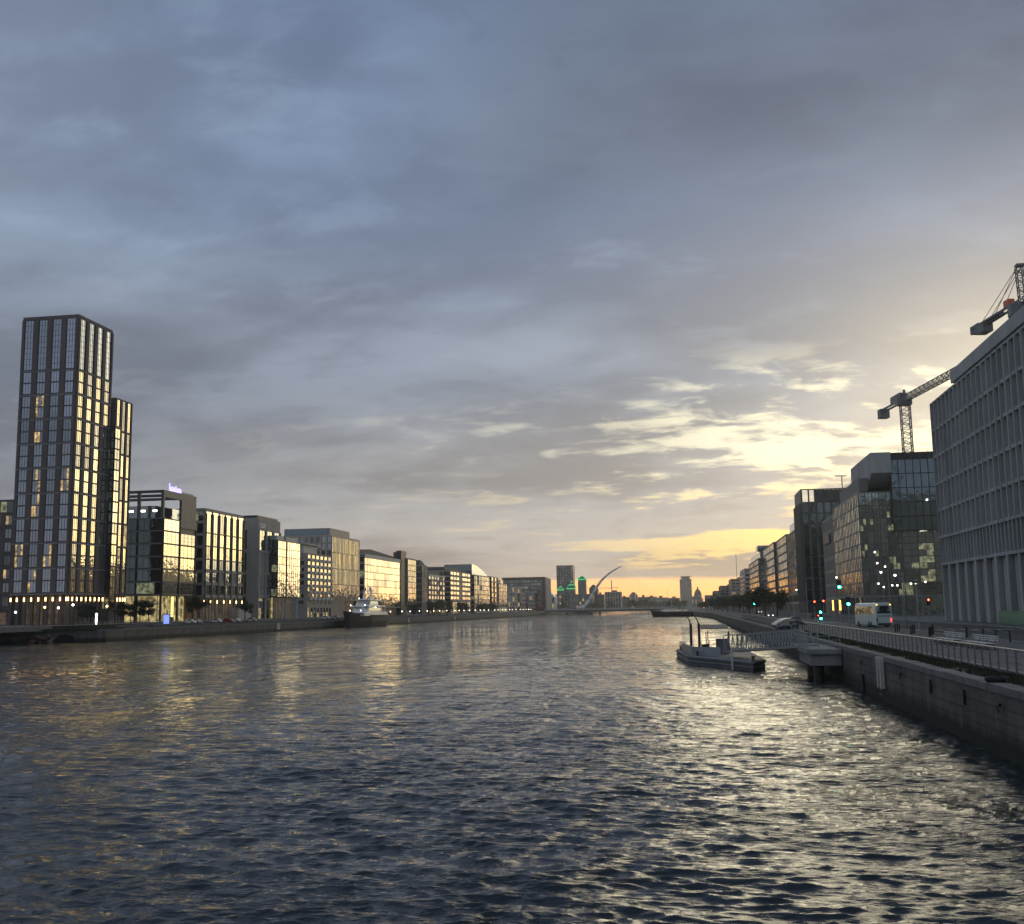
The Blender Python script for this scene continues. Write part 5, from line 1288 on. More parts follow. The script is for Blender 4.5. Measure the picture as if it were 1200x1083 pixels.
# gangway truss
ga = Vector((Xy(846, 125), 125, 0)); gb = Vector((Xy(937, 105), 105, 0))
za0 = Zp(847, 765, ga.x, 125); zb0 = Zp(936, 759, gb.x, 105); za1 = Zp(847, 745, ga.x, 125); zb1 = Zp(937, 737.5, gb.x, 105)
t = thing('gangway', 'grey lattice truss gangway sloping from the quay down to the pontoon', 'gangway', (ga.x, 115, za0))
gd = (gb - ga).normalized(); gs = Vector((gd.y, -gd.x, 0)) * -1
gw = 1.6
for s_, nm in ((0, 'truss_side'), (1, 'truss_side')):
    b = MB(); n = 14; off = gs * (gw * s_)
    def P_(k, h): 
        p = ga.lerp(gb, k / n) + off; zlo_ = za0 + (zb0 - za0) * k / n; zhi = za1 + (zb1 - za1) * k / n; p.z = zlo_ + (zhi - zlo_) * h; return p
    b.bar(P_(0, 1), P_(n, 1), 0.07); b.bar(P_(0, 0.06), P_(n, 0.06), 0.16); b.bar(P_(0, 0.45), P_(n, 0.45), 0.025)
    for k in range(n + 1): b.bar(P_(k, 0), P_(k, 1), 0.045)
    for k in range(n):
        b.bar(P_(k, 1), P_(k + 0.5, 0.06), 0.04); b.bar(P_(k + 0.5, 0.06), P_(k + 1, 1), 0.04)
        for h in (0.62, 0.8): b.bar(P_(k, h), P_(k + 1, h), 0.018)
    b.build(nm, M['galv'], t)
b = MB(); P0 = P_(0, 0.04) - gs * gw; P1 = P_(n, 0.04) - gs * gw
b.add([tuple(P0), tuple(P1), tuple(P1 + gs * gw), tuple(P0 + gs * gw), tuple(P0 + Vector((0, 0, .08))), tuple(P1 + Vector((0, 0, .08))), tuple(P1 + gs * gw + Vector((0, 0, .08))), tuple(P0 + gs * gw + Vector((0, 0, .08)))],
      [(0, 3, 2, 1), (4, 5, 6, 7), (0, 1, 5, 4), (1, 2, 6, 5), (2, 3, 7, 6), (3, 0, 4, 7)]); b.build('deck', M['grey'], t)
# landing platform
t = thing('landing_platform', 'concrete landing platform projecting from the right quay at the head of the gangway', 'platform', (11.5, 102, 0))
xp = Xy(938, 104)
b = MB(); b.box(xp, 12.93, 97.5, 107.5, 1.35, 2.35); b.build('deck_beam', M['concrete'], t)
b = MB(); b.box(xp - 0.3, 12.93, 97.2, 114, 2.352, 2.75); b.build('deck', M['concrete'], t)
b = MB()
for x, y in ((xp + 0.8, 99), (xp + 0.8, 104.5)):
    b = MB(); b.bar((x, y, -1), (x, y, 1.349), 0.45, n=10); b.build('pile', M['black'], t)
b = MB(); zz0 = 2.75
for k in range(10): b.bar((xp - .2, 97.4 + k * 1.0, zz0), (xp - .2, 97.4 + k * 1.0, zz0 + 1.45), 0.035)
for k in range(4): b.bar((xp - .2 + k * .9, 97.3, zz0), (xp - .2 + k * .9, 97.3, zz0 + 1.45), 0.035)
for h in (0.4, 0.8, 1.15, 1.45):
    b.bar((xp - .2, 97.3, zz0 + h), (xp - .2, 106, zz0 + h), 0.03); b.bar((xp - .2, 97.3, zz0 + h), (12.9, 97.3, zz0 + h), 0.03)
b.build('guard_rail', M['galv'], t)
# shelter on the quay
t = thing('quay_shelter', 'small shelter with pale arched roof on the quay behind the gangway', 'shelter', (14.0, 136, 3.1))
x0, x1 = Xy(906, 134), Xy(943, 134)
zt = Zp(924, 724.5, (x0 + x1) / 2, 134)
b = MB(); pr = [(x0 + (x1 - x0) * k / 8, zt - 0.75 * ((k / 4 - 1) ** 2)) for k in range(9)]
b.extr(pr + [(p, z - 0.12) for p, z in pr[::-1]], 'y', 132, 139); b.build('roof', M['galv'], t)
b = MB()
for x in (x0 + 0.5, x1 - 0.5):
    for y in (132.6, 138.4): b.bar((x, y, 3.06), (x, y, zt - 0.6), 0.07)
b.build('post', M['grey'], t); b = MB(); b.box(x0 + 0.6, x1 - 0.6, 138.3, 138.36, 3.3, zt - 0.9); b.build('back_panel', M['gT'], t)

# boats: moored passenger ship under the right quay
def hull(b, L_, W_, F, mi=0, bowf=0.35, n=14, flare=1.25, sheer=0.6):
    st = []
    for k in range(n + 1):
        u = k / n; wv = W_ / 2 * (min(1, ((1 - u) / bowf)) ** 0.6 if u > 1 - bowf else 1) * (0.9 + 0.1 * min(1, u * 6))
        wv = max(wv, 0.03); sh = F + sheer * F * max(0, u - 0.5) ** 2 * 3
        ex = 0.08 * L_ * max(0, (u - 0.8) / 0.2)
        st.append((u * L_ - L_ / 2, wv, sh, ex))
    vs, fs = [], []
    for y, wv, sh, ex in st:
        vs += [(-wv * 0.7, y, -0.6), (-wv * 0.93, y + ex * .4, sh * 0.45), (-wv * (1.0), y + ex, sh), (wv, y + ex, sh), (wv * 0.93, y + ex * .4, sh * 0.45), (wv * 0.7, y, -0.6)]
    for k in range(n):
        for i in range(5): a = k * 6 + i; fs.append((a, a + 1, a + 7, a + 6))
        fs.append((k * 6 + 5, k * 6, k * 6 + 6, k * 6 + 11))
    fs.append(tuple(range(6))[::-1]); fs.append(tuple(range(n * 6, n * 6 + 6)))
    b.add(vs, fs, mi)
def place(t, loc, rz): t.location = loc; t.rotation_euler.z = rz
t = thing('passenger_ship', 'dark hulled ship with lit white deckhouse moored off the far right quay', 'ship', (0, 0, 0))
b = MB(); hull(b, 30, 8, 3.4); b.build('hull', M['blackhull'], t)
b = MB(); b.box(-2.8, 2.8, -11, 7, 3.42, 5.2); b.build('deckhouse', M['white'], t)
b = MB(); b.box(-2.4, 2.4, -6, 5, 5.202, 6.9); b.box(-3.2, 3.2, -8, 6, 6.902, 7.1); b.build('bridge_deck', M['white'], t)
b = MB()
for k in range(8): b.box(-2.9, -2.81, -10 + k * 2, -9 + k * 2, 4.0, 4.6); b.box(-2.0 + k * 0.55, -1.7 + k * 0.55, -11.1, -11.01, 4.0, 4.6)
b.build('cabin_window', M['lw'], t)
b = MB(); b.bar((0, 0, 7.1), (0, 0, 11), 0.12); b.build('mast', M['white'], t)
Ysh = 760; place(t, (Xy(787, Ysh), Ysh, 0), R(62))

# superyacht on the left
t = thing('motor_yacht', 'large motor yacht with black hull and white decks moored at the left quay', 'yacht', (0, 0, 0))
b = MB(); hull(b, 52, 9.2, 4.3, bowf=0.45, n=20, sheer=0.5); b.build('hull', M['blackhull'], t)
def deck(b, y0, y1, w0, w1, z0, z1, rake=1.5, aft=0.3):
    b.add([(-w0, y0, z0), (w0, y0, z0), (w0, y1 - 4, z0), (w0 * .45, y1, z0), (-w0 * .45, y1, z0), (-w0, y1 - 4, z0),
           (-w1, y0 + aft, z1), (w1, y0 + aft, z1), (w1, y1 - 4 - rake, z1), (w1 * .45, y1 - rake - .6, z1), (-w1 * .45, y1 - rake - .6, z1), (-w1, y1 - 4 - rake, z1)],
          [(5, 4, 3, 2, 1, 0), (6, 7, 8, 9, 10, 11)] + [(i, (i + 1) % 6, 6 + (i + 1) % 6, 6 + i) for i in range(6)])
b = MB(); deck(b, -24, 17, 4.3, 4.2, 4.0, 5.0, .8); deck(b, -22.5, 19, 4.45, 4.4, 5.001, 5.25, .3); b.build('bulwark', M['white'], t)
b = MB(); deck(b, -17, 11, 3.8, 3.6, 5.251, 7.4, 2.4); b.build('main_deckhouse', M['white'], t)
b = MB(); deck(b, -16.0, 9.6, 3.88, 3.78, 5.9, 6.9, 1.4); b.build('window_band', M['gD'], t)
b = MB(); deck(b, -21, 10, 4.3, 4.2, 7.401, 7.75, .4); deck(b, -12, 6.5, 3.3, 3.0, 7.751, 9.8, 2.2); b.build('upper_deckhouse', M['white'], t)
b = MB(); deck(b, -11, 5.6, 3.38, 3.2, 8.35, 9.3, 1.2); b.build('window_band', M['gD'], t)
b = MB(); deck(b, -17, 6.2, 3.6, 3.4, 9.801, 10.1, .5); b.build('sun_deck', M['white'], t)
b = MB(); b.extr([(-8, 10.1), (-3.5, 10.1), (-5.0, 13.2), (-6.5, 13.2)], 'x', -1.9, -1.4); b.extr([(-8, 10.1), (-3.5, 10.1), (-5.0, 13.2), (-6.5, 13.2)], 'x', 1.4, 1.9)
b.box(-2.4, 2.4, -7, -4.6, 13.201, 13.5); b.ball((-1.2, -5.8, 14.1), 0.65); b.ball((1.2, -5.8, 14.1), 0.65); b.bar((0, -5.8, 13.5), (0, -5.8, 17), 0.1); b.bar((-1, -5.8, 15.6), (1, -5.8, 15.6), 0.07); b.build('radar_mast', M['white'], t)
b = MB()
for y in (-21, -15): b.box(-4.0, -3.7, y, y + .4, 5.25, 7.4); b.box(3.7, 4.0, y, y + .4, 5.25, 7.4)
b.build('deck_pillar', M['white'], t)
b = MB(); b.bar((-4.4, -23.5, 5.25), (-4.4, -23.5, 6.2), 0.05)
for s_ in (-1, 1): b.tube([(s_ * 4.3, 12, 5.6), (s_ * 3.4, 18, 6.4), (s_ * 1.6, 24.5, 7.2), (0, 27.5, 7.6)], 0.05)
b.build('bow_rail', M['railm'], t)
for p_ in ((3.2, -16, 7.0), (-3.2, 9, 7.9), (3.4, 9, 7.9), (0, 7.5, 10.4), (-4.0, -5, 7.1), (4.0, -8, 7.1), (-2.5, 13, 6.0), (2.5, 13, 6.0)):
    b = MB(); b.ball(p_, 0.22, 0, 6, 4); b.build('deck_fill_light', M['lampw'], t)  # several of these lamps added to brighten the white superstructure
b = MB(); b.box(-3.2, 3.2, -27.5, -25.9, 0.3, 1.0); b.build('swim_platform', M['offwhite'], t)
Yb0 = Yx(402, -147.0); place(t, (-146.6, Yb0 + 29, 0), R(180)); t.scale = (1, 1, 1.22)

# ------------------------------------------------------------------ harp bridge
Yb = 1150.0
xl_, xr_ = -152.0, -14.0
zd = Zp(720, 713.6, 0, Yb)
t = thing('harp_bridge', 'white cable stayed bridge with curved leaning pylon like a harp across the river', 'bridge', (-80, Yb, 0))
b = MB(); b.extr([(Yb - 14, zd - 0.6), (Yb + 14, zd - 0.6), (Yb + 14, zd + 0.5), (Yb + 10, zd + 0.5), (Yb - 10, zd + 0.5), (Yb - 14, zd + 0.5)], 'x', xl_, xr_); b.extr([(Yb - 7, zd - 2.2), (Yb + 7, zd - 2.2), (Yb + 11, zd - 0.61), (Yb - 11, zd - 0.61)], 'x', xl_, xr_); b.build('deck', M['offwhite'], t)
b = MB()
for k in range(46): x = xl_ + k * 3.0; b.bar((x, Yb - 13.6, zd + .5), (x, Yb - 13.6, zd + 1.7), 0.06)
b.bar((xl_, Yb - 13.6, zd + 1.7), (xr_, Yb - 13.6, zd + 1.7), 0.09); b.build('parapet', M['galv'], t)
def bp_(px, py): x = Xy(px, Yb); return Vector((x, Yb, Zp(px, py, x, Yb)))
pyl = [bp_(676, 713), bp_(685, 710), bp_(690, 704), bp_(695, 696), bp_(700, 688), bp_(706, 680), bp_(713, 673.5), bp_(721, 668), bp_(729.5, 663.5)]
b = MB(); b.tube(pyl, [1.3, 1.5, 1.6, 1.5, 1.35, 1.2, 1.0, .8, .5], 0, 8); b.build('pylon', M['white'], t, smooth=True)
b = MB(); b.tube([bp_(683, 713), bp_(689, 706), bp_(696, 694)], [1.2, 1.0, .8], 0, 8); b.build('pylon_leg', M['white'], t)
b = MB()
for k in range(22):
    f_ = 0.28 + 0.72 * k / 21; ii = f_ * (len(pyl) - 1); i0 = min(int(ii), len(pyl) - 2); p = pyl[i0].lerp(pyl[i0 + 1], ii - i0)
    b.bar(p, (pyl[1].x + 8 + (xr_ - pyl[1].x - 12) * k / 21, Yb, zd + .5), 0.08, n=3)
for k in range(6): b.bar(pyl[3 + k], (pyl[0].x - 2 - k * 4, Yb - 8, zd + .5), 0.06, n=3)
b.build('stay_cable', M['galv'], t)
b = MB(); x = Xy(685, Yb); b.lathe((x, Yb, -1), [(9, 0), (9, 2.2), (7, 2.4), (6.5, zd - 1.2)], 0, 16); b.build('pier', M['concrete'], t)
# small mooring dolphins near the bridge
for px_, lb in ((664.5, 'dark mooring pile in the river left of the bridge pier'), (703, 'small dark boat like float right of the bridge pier')):
    Yq = 1090; x = Xy(px_, Yq); b = MB(); b.lathe((x, Yq, -1), [(0.9, 0), (0.9, 4.2), (0.5, 4.6)], 0, 8)
    tag(b.build('mooring_pile', M['black'], None, loc=(x, Yq, 0)), lb if px_ < 700 else 'dark mooring pile in the river right of the bridge pier', 'mooring pile')

# ------------------------------------------------------------------ far city beyond the bridge
def far_block(nm, lb, px0, px1, py, Y, wallm='grey', D=40, g='gM', nb=8, nfl=8, litp=0.05, roofm='roof', cat='building', extra=None, zbase=2.9):
    x0, x1 = Xy(px0, Y), Xy(px1, Y)
    B = Bld(nm, lb, 'R', x0, Y, Y + D, x1 - x0, zbase, Zp((px0 + px1) / 2, py, (x0 + x1) / 2, Y), [wallm, wallm, roofm], cat)
    B.facade('S', nb, fl(zbase + 3, B.z1 - 0.8, nfl), zbase + 3, pw=(x1 - x0) / nb * 0.4, pd=0.3, bh=1.4, bd=0.25, g=g, mull=(1, 1), litp=litp)
    if extra: extra(B)
    B.finish(plant=False); return B
far_block('dark_far_tower', 'plain dark far tower rising behind the green lit pyramid roofs', 653, 672.5, 663, 1520, 'greengrey', 24, 'gM', 6, 16, 0.02,
          extra=lambda B: (lambda b: (b.box(B.xb - 3, B.xb - 0.2, B.Y0 - 0.6, B.Y0 - 0.31, B.z1 - 9, B.z1 - 1), b.build('corner_panel', M['offwhite'], B.root)))(MB()))
far_block('round_cap_tower', 'pale square tower with notched cap alone on the skyline right of the bridge', 797.5, 811.5, 679, 1950, 'stone', 24, 'gM', 6, 15, 0.0,
          extra=lambda B: (lambda b: (b.box(B.xa + 3, B.xb - 3, B.Y0 + 3, B.Y1 - 3, B.z1 + 0.5, B.z1 + 4.5), b.box(B.xa + 1, B.xb - 1, B.Y0 + 1, B.Y1 - 1, B.z1 + 4.51, B.z1 + 5.6), b.build('roof_cap', M['stone'], B.root)))(MB()))
Yg = 1400
B = far_block('bank_complex', 'long low office range carrying green lit pyramid roofs left of the pylon', 645, 692, 697, Yg, 'grey', 60, 'gM', 14, 4, 0.15)
def pyr(px0, px1, pyb, pyt, Y, lb, tiers=1):
    x0, x1 = Xy(px0, Y), Xy(px1, Y); xc = (x0 + x1) / 2; w_ = (x1 - x0) / 2
    z0 = B.z1 + 0.02; zb_ = Zp((px0 + px1) / 2, pyb, xc, Y); zt_ = Zp((px0 + px1) / 2, pyt, xc, Y)
    t = thing('pyramid_roof_pavilion', lb, 'pavilion', (xc, Y + w_, z0), 'pyramid roofs')
    b = MB(); b.box(x0 + 1, x1 - 1, Y + 1, Y + 2 * w_ - 1, z0, zb_); b.build('wall', M['grey'], t)
    b = MB()
    for k in range(tiers):
        a0 = zb_ + (zt_ - zb_) * k / tiers; a1 = zb_ + (zt_ - zb_) * (k + 1) / tiers; s0 = w_ * (1 - 0.3 * k); s1 = w_ * (1 - 0.3 * (k + 1)) if k < tiers - 1 else 0.2
        cy_ = Y + w_
        b.add([(xc - s0, cy_ - s0, a0), (xc + s0, cy_ - s0, a0), (xc + s0, cy_ + s0, a0), (xc - s0, cy_ + s0, a0), (xc - s1, cy_ - s1, a1), (xc + s1, cy_ - s1, a1), (xc + s1, cy_ + s1, a1), (xc - s1, cy_ + s1, a1)],
              [(0, 3, 2, 1), (4, 5, 6, 7), (0, 1, 5, 4), (1, 2, 6, 5), (2, 3, 7, 6), (3, 0, 4, 7)])
    b.build('roof', mat('copper_roof', (0.06, 0.2, 0.12), 0.6), t)
    b = MB()
    for k in range(tiers):
        a0 = zb_ + (zt_ - zb_) * k / tiers; s0 = w_ * (1 - 0.3 * k); b.box(xc - s0, xc + s0, Y + w_ - s0 - 0.3, Y + w_ - s0 - 0.02, a0 - 0.5, a0 + 0.4)
    s0 = w_; cy_ = Y + w_
    b.bar((xc - s0, cy_ - s0 - 0.1, zb_ + .4), (xc, cy_ - .2, zt_ + .3), 0.3); b.bar((xc + s0, cy_ - s0 - 0.1, zb_ + .4), (xc, cy_ - .2, zt_ + .3), 0.3)
    b.build('green_light', M['greenl'], t)
pyr(653.5, 661, 691.5, 687.5, Yg, 'small green lit pyramid roof, leftmost and lowest of the three')
pyr(665, 675, 690, 681, Yg + 3, 'tiered green lit pyramid roof in the middle of the three', 2)
pyr(677, 688, 679, 674.5, Yg + 6, 'highest green lit pyramid roof, on a square grey block, rightmost of three')
far_block('white_swoosh_hall', 'small hall with slanting white roof left of the bridge end', 640, 650, 700, 1260, 'offwhite', 30, 'gM', 3, 2, 0.3,
          extra=lambda B: (lambda b: (b.extr([(B.xa, B.z1 + 0.5), (B.xb, B.z1 + 0.5), (B.xa + 2.5, B.z1 + 8.5), (B.xa + .5, B.z1 + 8)], 'y', B.Y0 + 1, B.Y1 - 4), b.build('slanted_roof', M['white'], B.root)))(MB()))
skyl = [  # px0, px1, py, Y, wall, label
    (691, 700, 690, 1500, 'redbrick', 'brown gabled building just right of the green pyramid roofs'),
    (700, 708, 697, 1420, 'grey', 'low grey block just behind the bridge pylon'),
    (709, 728, 694, 1600, 'stone', 'flat topped pale block right of the pylon foot'),
    (728, 738, 700, 1700, 'grey', 'low grey block left of the small dome on the skyline'),
    (738, 747, 697, 2000, 'stone', 'block carrying a small rounded roof on the skyline'),
    (747, 758, 700, 2100, 'redbrick', 'low brown block at the middle of the skyline'),
    (758, 770, 699.5, 2200, 'grey', 'long grey block in the middle of the skyline under the orange strip'),
    (770, 783, 700.5, 2150, 'stone', 'low pale block behind the moored ship'),
    (783, 797, 701, 2050, 'grey', 'low grey block just left of the pale square tower'),
    (811.5, 822, 699, 1800, 'stone', 'broad low block below the domed landmark'),
]
for i, (p0, p1, py, Y, wl, lb) in enumerate(skyl):
    def ex(B, i=i):
        b = MB(); w_ = B.xb - B.xa
        if i == 4: b.ball((B.xa + w_ / 2, B.Y0 + 6, B.z1), w_ * 0.36, 0, 10, 6)
        elif i == 0: b.extr([(B.xa, B.z1 + .5), (B.xb, B.z1 + .5), ((B.xa + B.xb) / 2, B.z1 + 6)], 'y', B.Y0, B.Y1)
        else:
            for k in range(1): u = rnd.uniform(0.05, 0.6) * w_; b.box(B.xa + u, B.xa + u + w_ * 0.3, B.Y0 + 2 + k * 3, B.Y0 + 6 + k * 3, B.z1 + .5, B.z1 + rnd.uniform(2, 4.5))
        b.build('roof_feature', M['roof'], B.root)
    far_block('skyline_building', lb, p0, p1, py, Y, wl, 30, 'gD', 6, 3, 0.04, extra=ex)
# domed landmark
Yd = 1900; xd = Xy(818.3, Yd); zt_ = Zp(818, 687, xd, Yd)
t = thing('domed_landmark', 'slender green domed tower on the skyline right of the pale square tower', 'dome', (xd, Yd, 2.9))
h0 = zt_ - 2.9
b = MB(); b.lathe((xd, Yd, 2.9), [(9, 0), (9, h0 * .45), (6.6, h0 * .46), (6.6, h0 * .62)], 0, 14); b.build('drum', M['stone'], t)
b = MB(); b.lathe((xd, Yd, 2.9), [(6.2, h0 * .62), (5.9, h0 * .70), (4.6, h0 * .78), (2.6, h0 * .85), (1.3, h0 * .87), (1.2, h0 * .94), (0.3, h0)], 0, 14); b.build('dome', mat('copper_green', (0.07, 0.14, 0.10), 0.7), t)
# distant crane by the pylon and masts
Yc2 = 1650; xc2 = Xy(717.5, Yc2)
t = thing('tower_crane', 'tiny distant tower crane on the skyline right of the bridge pylon', 'crane', (xc2, Yc2, 3))
zj = Zp(717, 689, xc2, Yc2); b = MB(); b.bar((xc2, Yc2, 3), (xc2, Yc2, Zp(717, 680, xc2, Yc2)), 0.7); b.build('mast', M['cranem'], t)
b = MB(); b.bar((xc2 - 19, Yc2, zj), (xc2 + 10, Yc2, zj), 0.5); b.build('jib', M['cranem'], t)
for px_, py_, Y_, lb in ((782.5, 690, 2000, 'thin skyline mast left of the pale square tower'), (865, 649, 905, 'thin roof mast above the balcony block on the right bank')):
    x = Xy(px_, Y_); z0 = 3.0; b = MB(); b.bar((x, Y_, z0), (x, Y_, Zp(px_, py_, x, Y_)), 0.22, n=5); b.box(x - .6, x + .6, Y_ - .6, Y_ + .6, z0, z0 + 6)
    tag(b.build('mast', M['galv'], None, loc=(x, Y_, z0)), lb, 'mast')

# ------------------------------------------------------------------ trees
def tree_mesh(h, r, seed, nleaf=1500, lm='leaf', ls=0.28):
    rg = random.Random(seed); tr = MB(); lf = MB()
    tr.tube([(0, 0, 0), (0.05, 0.03, h * .3), (0.0, 0.1, h * .62)], [h * .028, h * .02, h * .01], 0, 7)
    cl = []
    for k in range(12):
        a_ = rg.uniform(0, 6.28); rr_ = r * rg.uniform(.2, .75); z_ = h * rg.uniform(.38, .92); rr_ *= 1.2 - abs(z_ / h - .6)
        c = (rr_ * math.cos(a_), rr_ * math.sin(a_), z_); cl.append((c, r * rg.uniform(.28, .5)))
        tr.tube([(0, 0, h * rg.uniform(.28, .45)), (c[0] * .5, c[1] * .5, (h * .35 + z_) / 2 + .1), c], [h * .011, h * .008, h * .003], 0, 5)
    for k in range(nleaf):
        c, cr = cl[rg.randrange(len(cl))]; d = Vector((rg.gauss(0, 1), rg.gauss(0, 1), rg.gauss(0, .8))).normalized() * cr * (rg.random() ** .4)
        p = Vector(c) + d; u_ = Vector((rg.gauss(0, 1), rg.gauss(0, 1), rg.gauss(0, 1))).normalized(); v_ = u_.orthogonal().normalized(); s_ = ls * rg.uniform(.5, 1.3)
        lf.add([tuple(p - u_ * s_), tuple(p + v_ * s_ * .7), tuple(p + u_ * s_), tuple(p - v_ * s_ * .7)], [(0, 1, 2, 3)])
    return tr.mesh('trunk', M['bark']), lf.mesh('crown', M[lm])
TM = [tree_mesh(6.0, 2.2, 1, 3200, 'leafd', .13), tree_mesh(7.0, 2.6, 2, 3200, 'leafd', .16), tree_mesh(10, 4.2, 3, 3000, 'leaf', .27)]
def tree(i, x, y, z, s, label, group, name='tree'):
    t = thing(name, label, 'tree', (x, y, z), group, rnd.uniform(0, 6.28)); t.scale = (s, s, s)
    for nm, me in zip(('trunk', 'crown'), TM[i]):
        o = bpy.data.objects.new(nm, me); COL.objects.link(o); o.parent = t
for px_, s_, lb in ((143, 1.0, 'small dark tree, leftmost of the four before the lit lobby'), (153, .95, 'small dark tree, second of the four before the lit lobby'), (164, 1.15, 'dark bushy tree, third and tallest of the four before the lit lobby'), (174, 1.1, 'dark tree, rightmost of the four, against the yellow lobby')):
    X_ = -163.8; tree(0, X_, Yx(px_, X_), ZL, s_, lb, 'small trees in front of the tower and lit lobby')
for px_ in (96, 106): X_ = -165.5; tree(0, X_, Yx(px_, X_), ZL, .95, 'small dark tree close to the tower colonnade', 'small trees at the tower foot')
X_ = -164; tree(1, X_, Yx(232, X_), ZL, 1.35, 'thin dark tree in the gap between the glass office and the golden finned office', None)
tree(1, X_, Yx(287, X_), ZL, 1.1, 'dark tree in the gap left of the stone framed office', None)
for px_ in (485, 507, 515, 524, 541, 563, 567, 571, 577, 600, 606, 618, 626, 633, 645, 652, 660):
    Y_ = Yx(px_, -160) if px_ < 595 else 1120 + (px_ - 595) * 3; x = -160 if px_ < 595 else Xy(px_, Y_)
    tree(2, x, Y_, 3.0, .75 + rnd.random() * .35, 'leafy tree in the far row along the left quay', 'far trees on the left quay')
for k in range(16):
    Y_ = 330 + k * 50; x = 26 if Y_ < 600 else Xy(868 - (k - 5) * 5, Y_) if False else 26 - max(0, Y_ - 600) * 0.03
    tree(2, x, Y_, 3.0, .72 + rnd.random() * .3, 'leafy street tree in the far row along the right bank road', 'far trees on the right bank')
for k in range(22):
    px_ = 694 + k * 5.1; Y_ = 1350 + (k * 37 % 9) * 60; 
    tree(2, Xy(px_, Y_), Y_, 2.9, 1.0 + (k * 7 % 5) * 0.12, 'dark tree in the far belt of trees beyond the bridge', 'trees beyond the bridge')

# ------------------------------------------------------------------ left quay details
for k in range(30):
    y = 515 + k * 19 + rnd.uniform(-5, 5); t = thing('quay_lamp', 'small globe lamp lit white in the row along the left quay', 'lamp', (-155.5, y, LT), 'globe lamps along the left quay')
    b = MB(); b.lathe((-155.5, y, LT), [(.12, 0), (.07, .3), (.05, 3.4)], 0, 6); b.build('pole', M['black'], t)
    b = MB(); b.ball((-155.5, y, LT + 3.6), .24, 0, 7, 5); b.build('globe', M['lampw'], t)
for px_, X_, z_, m_, lb in ((85, -168.5, 9.8, 'lampw', 'bright round lamp at the tower corner'), (52, -176, 9.2, 'lampb', 'warm lamp before the tower face, left one'), (68, -174, 9.0, 'lampw', 'white lamp before the tower face, right one'), (125, -165, 9.4, 'lampb', 'pale lamp before the recess of the tower'),
                          (18, -186, 8.0, 'lampw', 'small white lamp left of the tower')):
    Y_ = Yx(px_, X_) if px_ > 80 else 268.0; x = X_ if px_ > 80 else Xy(px_, Y_)
    t = thing('terrace_lamp', lb, 'lamp', (x, Y_, ZL), 'lamps on the tower terrace')
    b = MB(); b.lathe((x, Y_, 4.0), [(.14, 0), (.08, .4), (.06, z_ - 4.3)], 0, 6); b.build('pole', M['black'], t)
    b = MB(); b.ball((x, Y_, z_), .3, 0, 7, 5); b.build('globe', M[m_], t)
X_ = -161.5; Y_ = Yx(113, X_)
t = thing('light_totem', 'tall white glowing totem on the terrace below the tower', 'light totem', (X_, Y_, 4.05))
b = MB(); b.box(X_ - .4, X_ + .4, Y_ - .4, Y_ + .4, 3.9, 4.3); b.build('base', M['grey'], t); b = MB(); b.lathe((X_, Y_, 4.3), [(.22, 0), (.34, 1.0), (.26, 2.3), (.36, 2.9), (.1, 3.2)], 0, 8); b.build('lamp', lit('totem_light', (.95, 1.0, .95), 2.0, var=False), t)
X_ = -161.0; Y_ = Yx(195.5, X_)
t = thing('screen_kiosk', 'glowing blue advertising screen kiosk below the glass office', 'kiosk', (X_, Y_, 3.0))
b = MB(); b.box(X_ - 1.1, X_ + 1.1, Y_ - .2, Y_ + .2, 3.0, 6.9); b.build('case', M['black'], t); b = MB(); b.box(X_ - .95, X_ + .95, Y_ - .25, Y_ - .205, 3.9, 6.7); b.build('screen', M['screen'], t)
X_ = -164.0; Y_ = Yx(201.5, X_); t = thing('light_pillar', 'yellow lit vertical pillar standing in front of the lobby', 'light pillar', (X_, Y_, ZL))
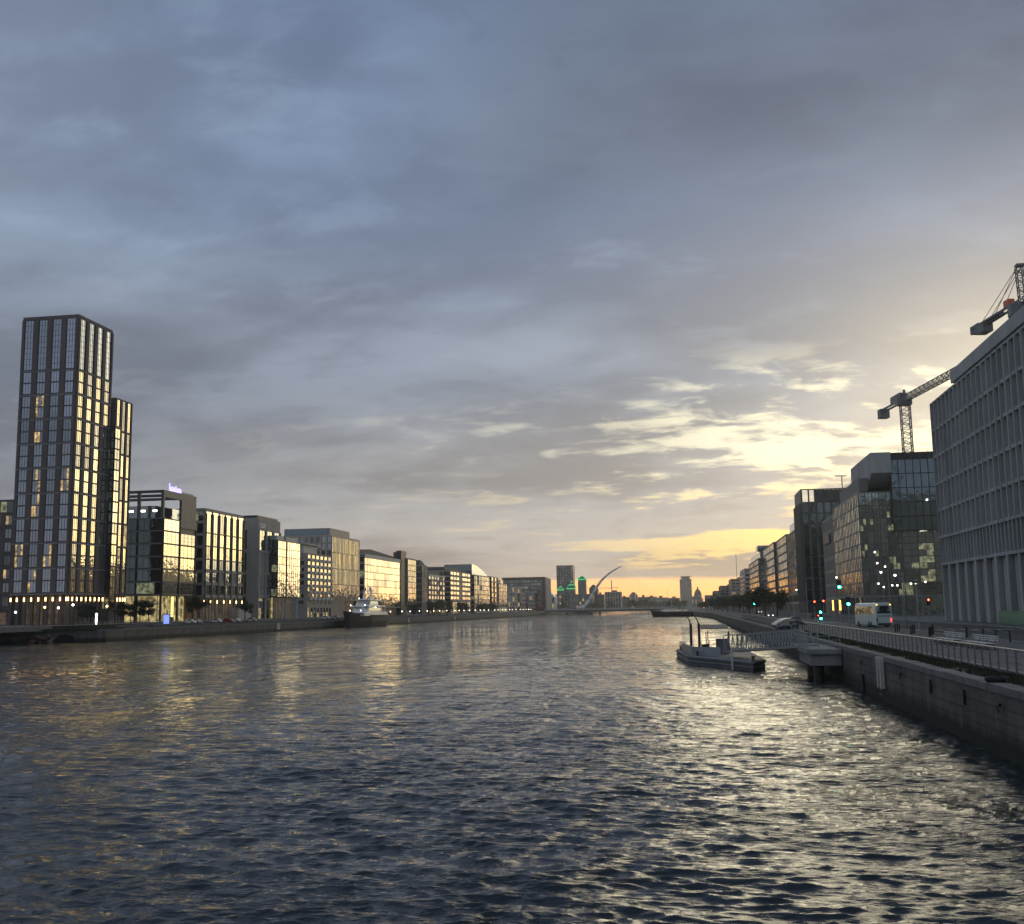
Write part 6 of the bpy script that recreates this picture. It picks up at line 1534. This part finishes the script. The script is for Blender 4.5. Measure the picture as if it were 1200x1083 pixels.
b = MB(); b.box(X_ - .35, X_ + .35, Y_ - .35, Y_ + .35, 4.3, 6.0); b.build('base', M['grey'], t); b = MB(); b.box(X_ - .3, X_ + .3, Y_ - .3, Y_ + .3, 6.0, 12.4); b.build('lamp', lit('pillar_light', (1, .85, .25), 1.6, var=False), t)
# terrace railing
t = thing('terrace_railing', 'pale low railing along the left terrace edge below the tower and glass office', 'railing', (-161.5, 320, 4.0))
b = MB(); me = None
pm = MB(); pm.box(-.06, .06, -.06, .06, 0, 1.1); me = pm.mesh('post', M['paleframe'])
for k in range(36):
    o = bpy.data.objects.new('post', me); COL.objects.link(o); o.parent = t; o.location = (0, 265 + k * 3 - 320, -0.05 + (0 if k else 0))
b = MB()
for z in (4.5, 5.04): b.bar((-161.5, 265, z), (-161.5, 370, z), .05)
b.build('rail', M['paleframe'], t)
# red leaning poles of the theatre plaza
for k in range(14):
    px_ = 590 + k * 3.4; Y_ = 1060; x = Xy(px_, Y_); rg = random.Random(k); b = MB()
    b.bar((x, Y_ + k % 3 * 4, 3.0), (x + rg.uniform(-4, 4), Y_ + k % 3 * 4, rg.uniform(10, 14)), .28, n=6)
    tag(b.build('red_pole', M['red'], None, loc=(x, Y_, 3.0)), 'tall leaning red pole in the cluster on the far left quayside', 'pole', 'red leaning poles')
b = MB(); x = Xy(644, 1120)

# ------------------------------------------------------------------ air
hz = bpy.data.materials.new('haze_air'); hz.use_nodes = True; nt = hz.node_tree
for n in list(nt.nodes): nt.nodes.remove(n)
pv = nt.nodes.new('ShaderNodeVolumePrincipled'); pv.inputs['Density'].default_value = 0.00014; pv.inputs['Color'].default_value = (0.94, 0.93, 0.90, 1); pv.inputs['Anisotropy'].default_value = 0.7
ou = nt.nodes.new('ShaderNodeOutputMaterial'); nt.links.new(pv.outputs[0], ou.inputs['Volume'])
b = MB(); b.box(-1600, 1600, -620, 3700, -7.2, 125); o = b.build('haze', hz); tag(o, 'thin evening haze over the river and far city', 'haze'); o['kind'] = 'stuff'
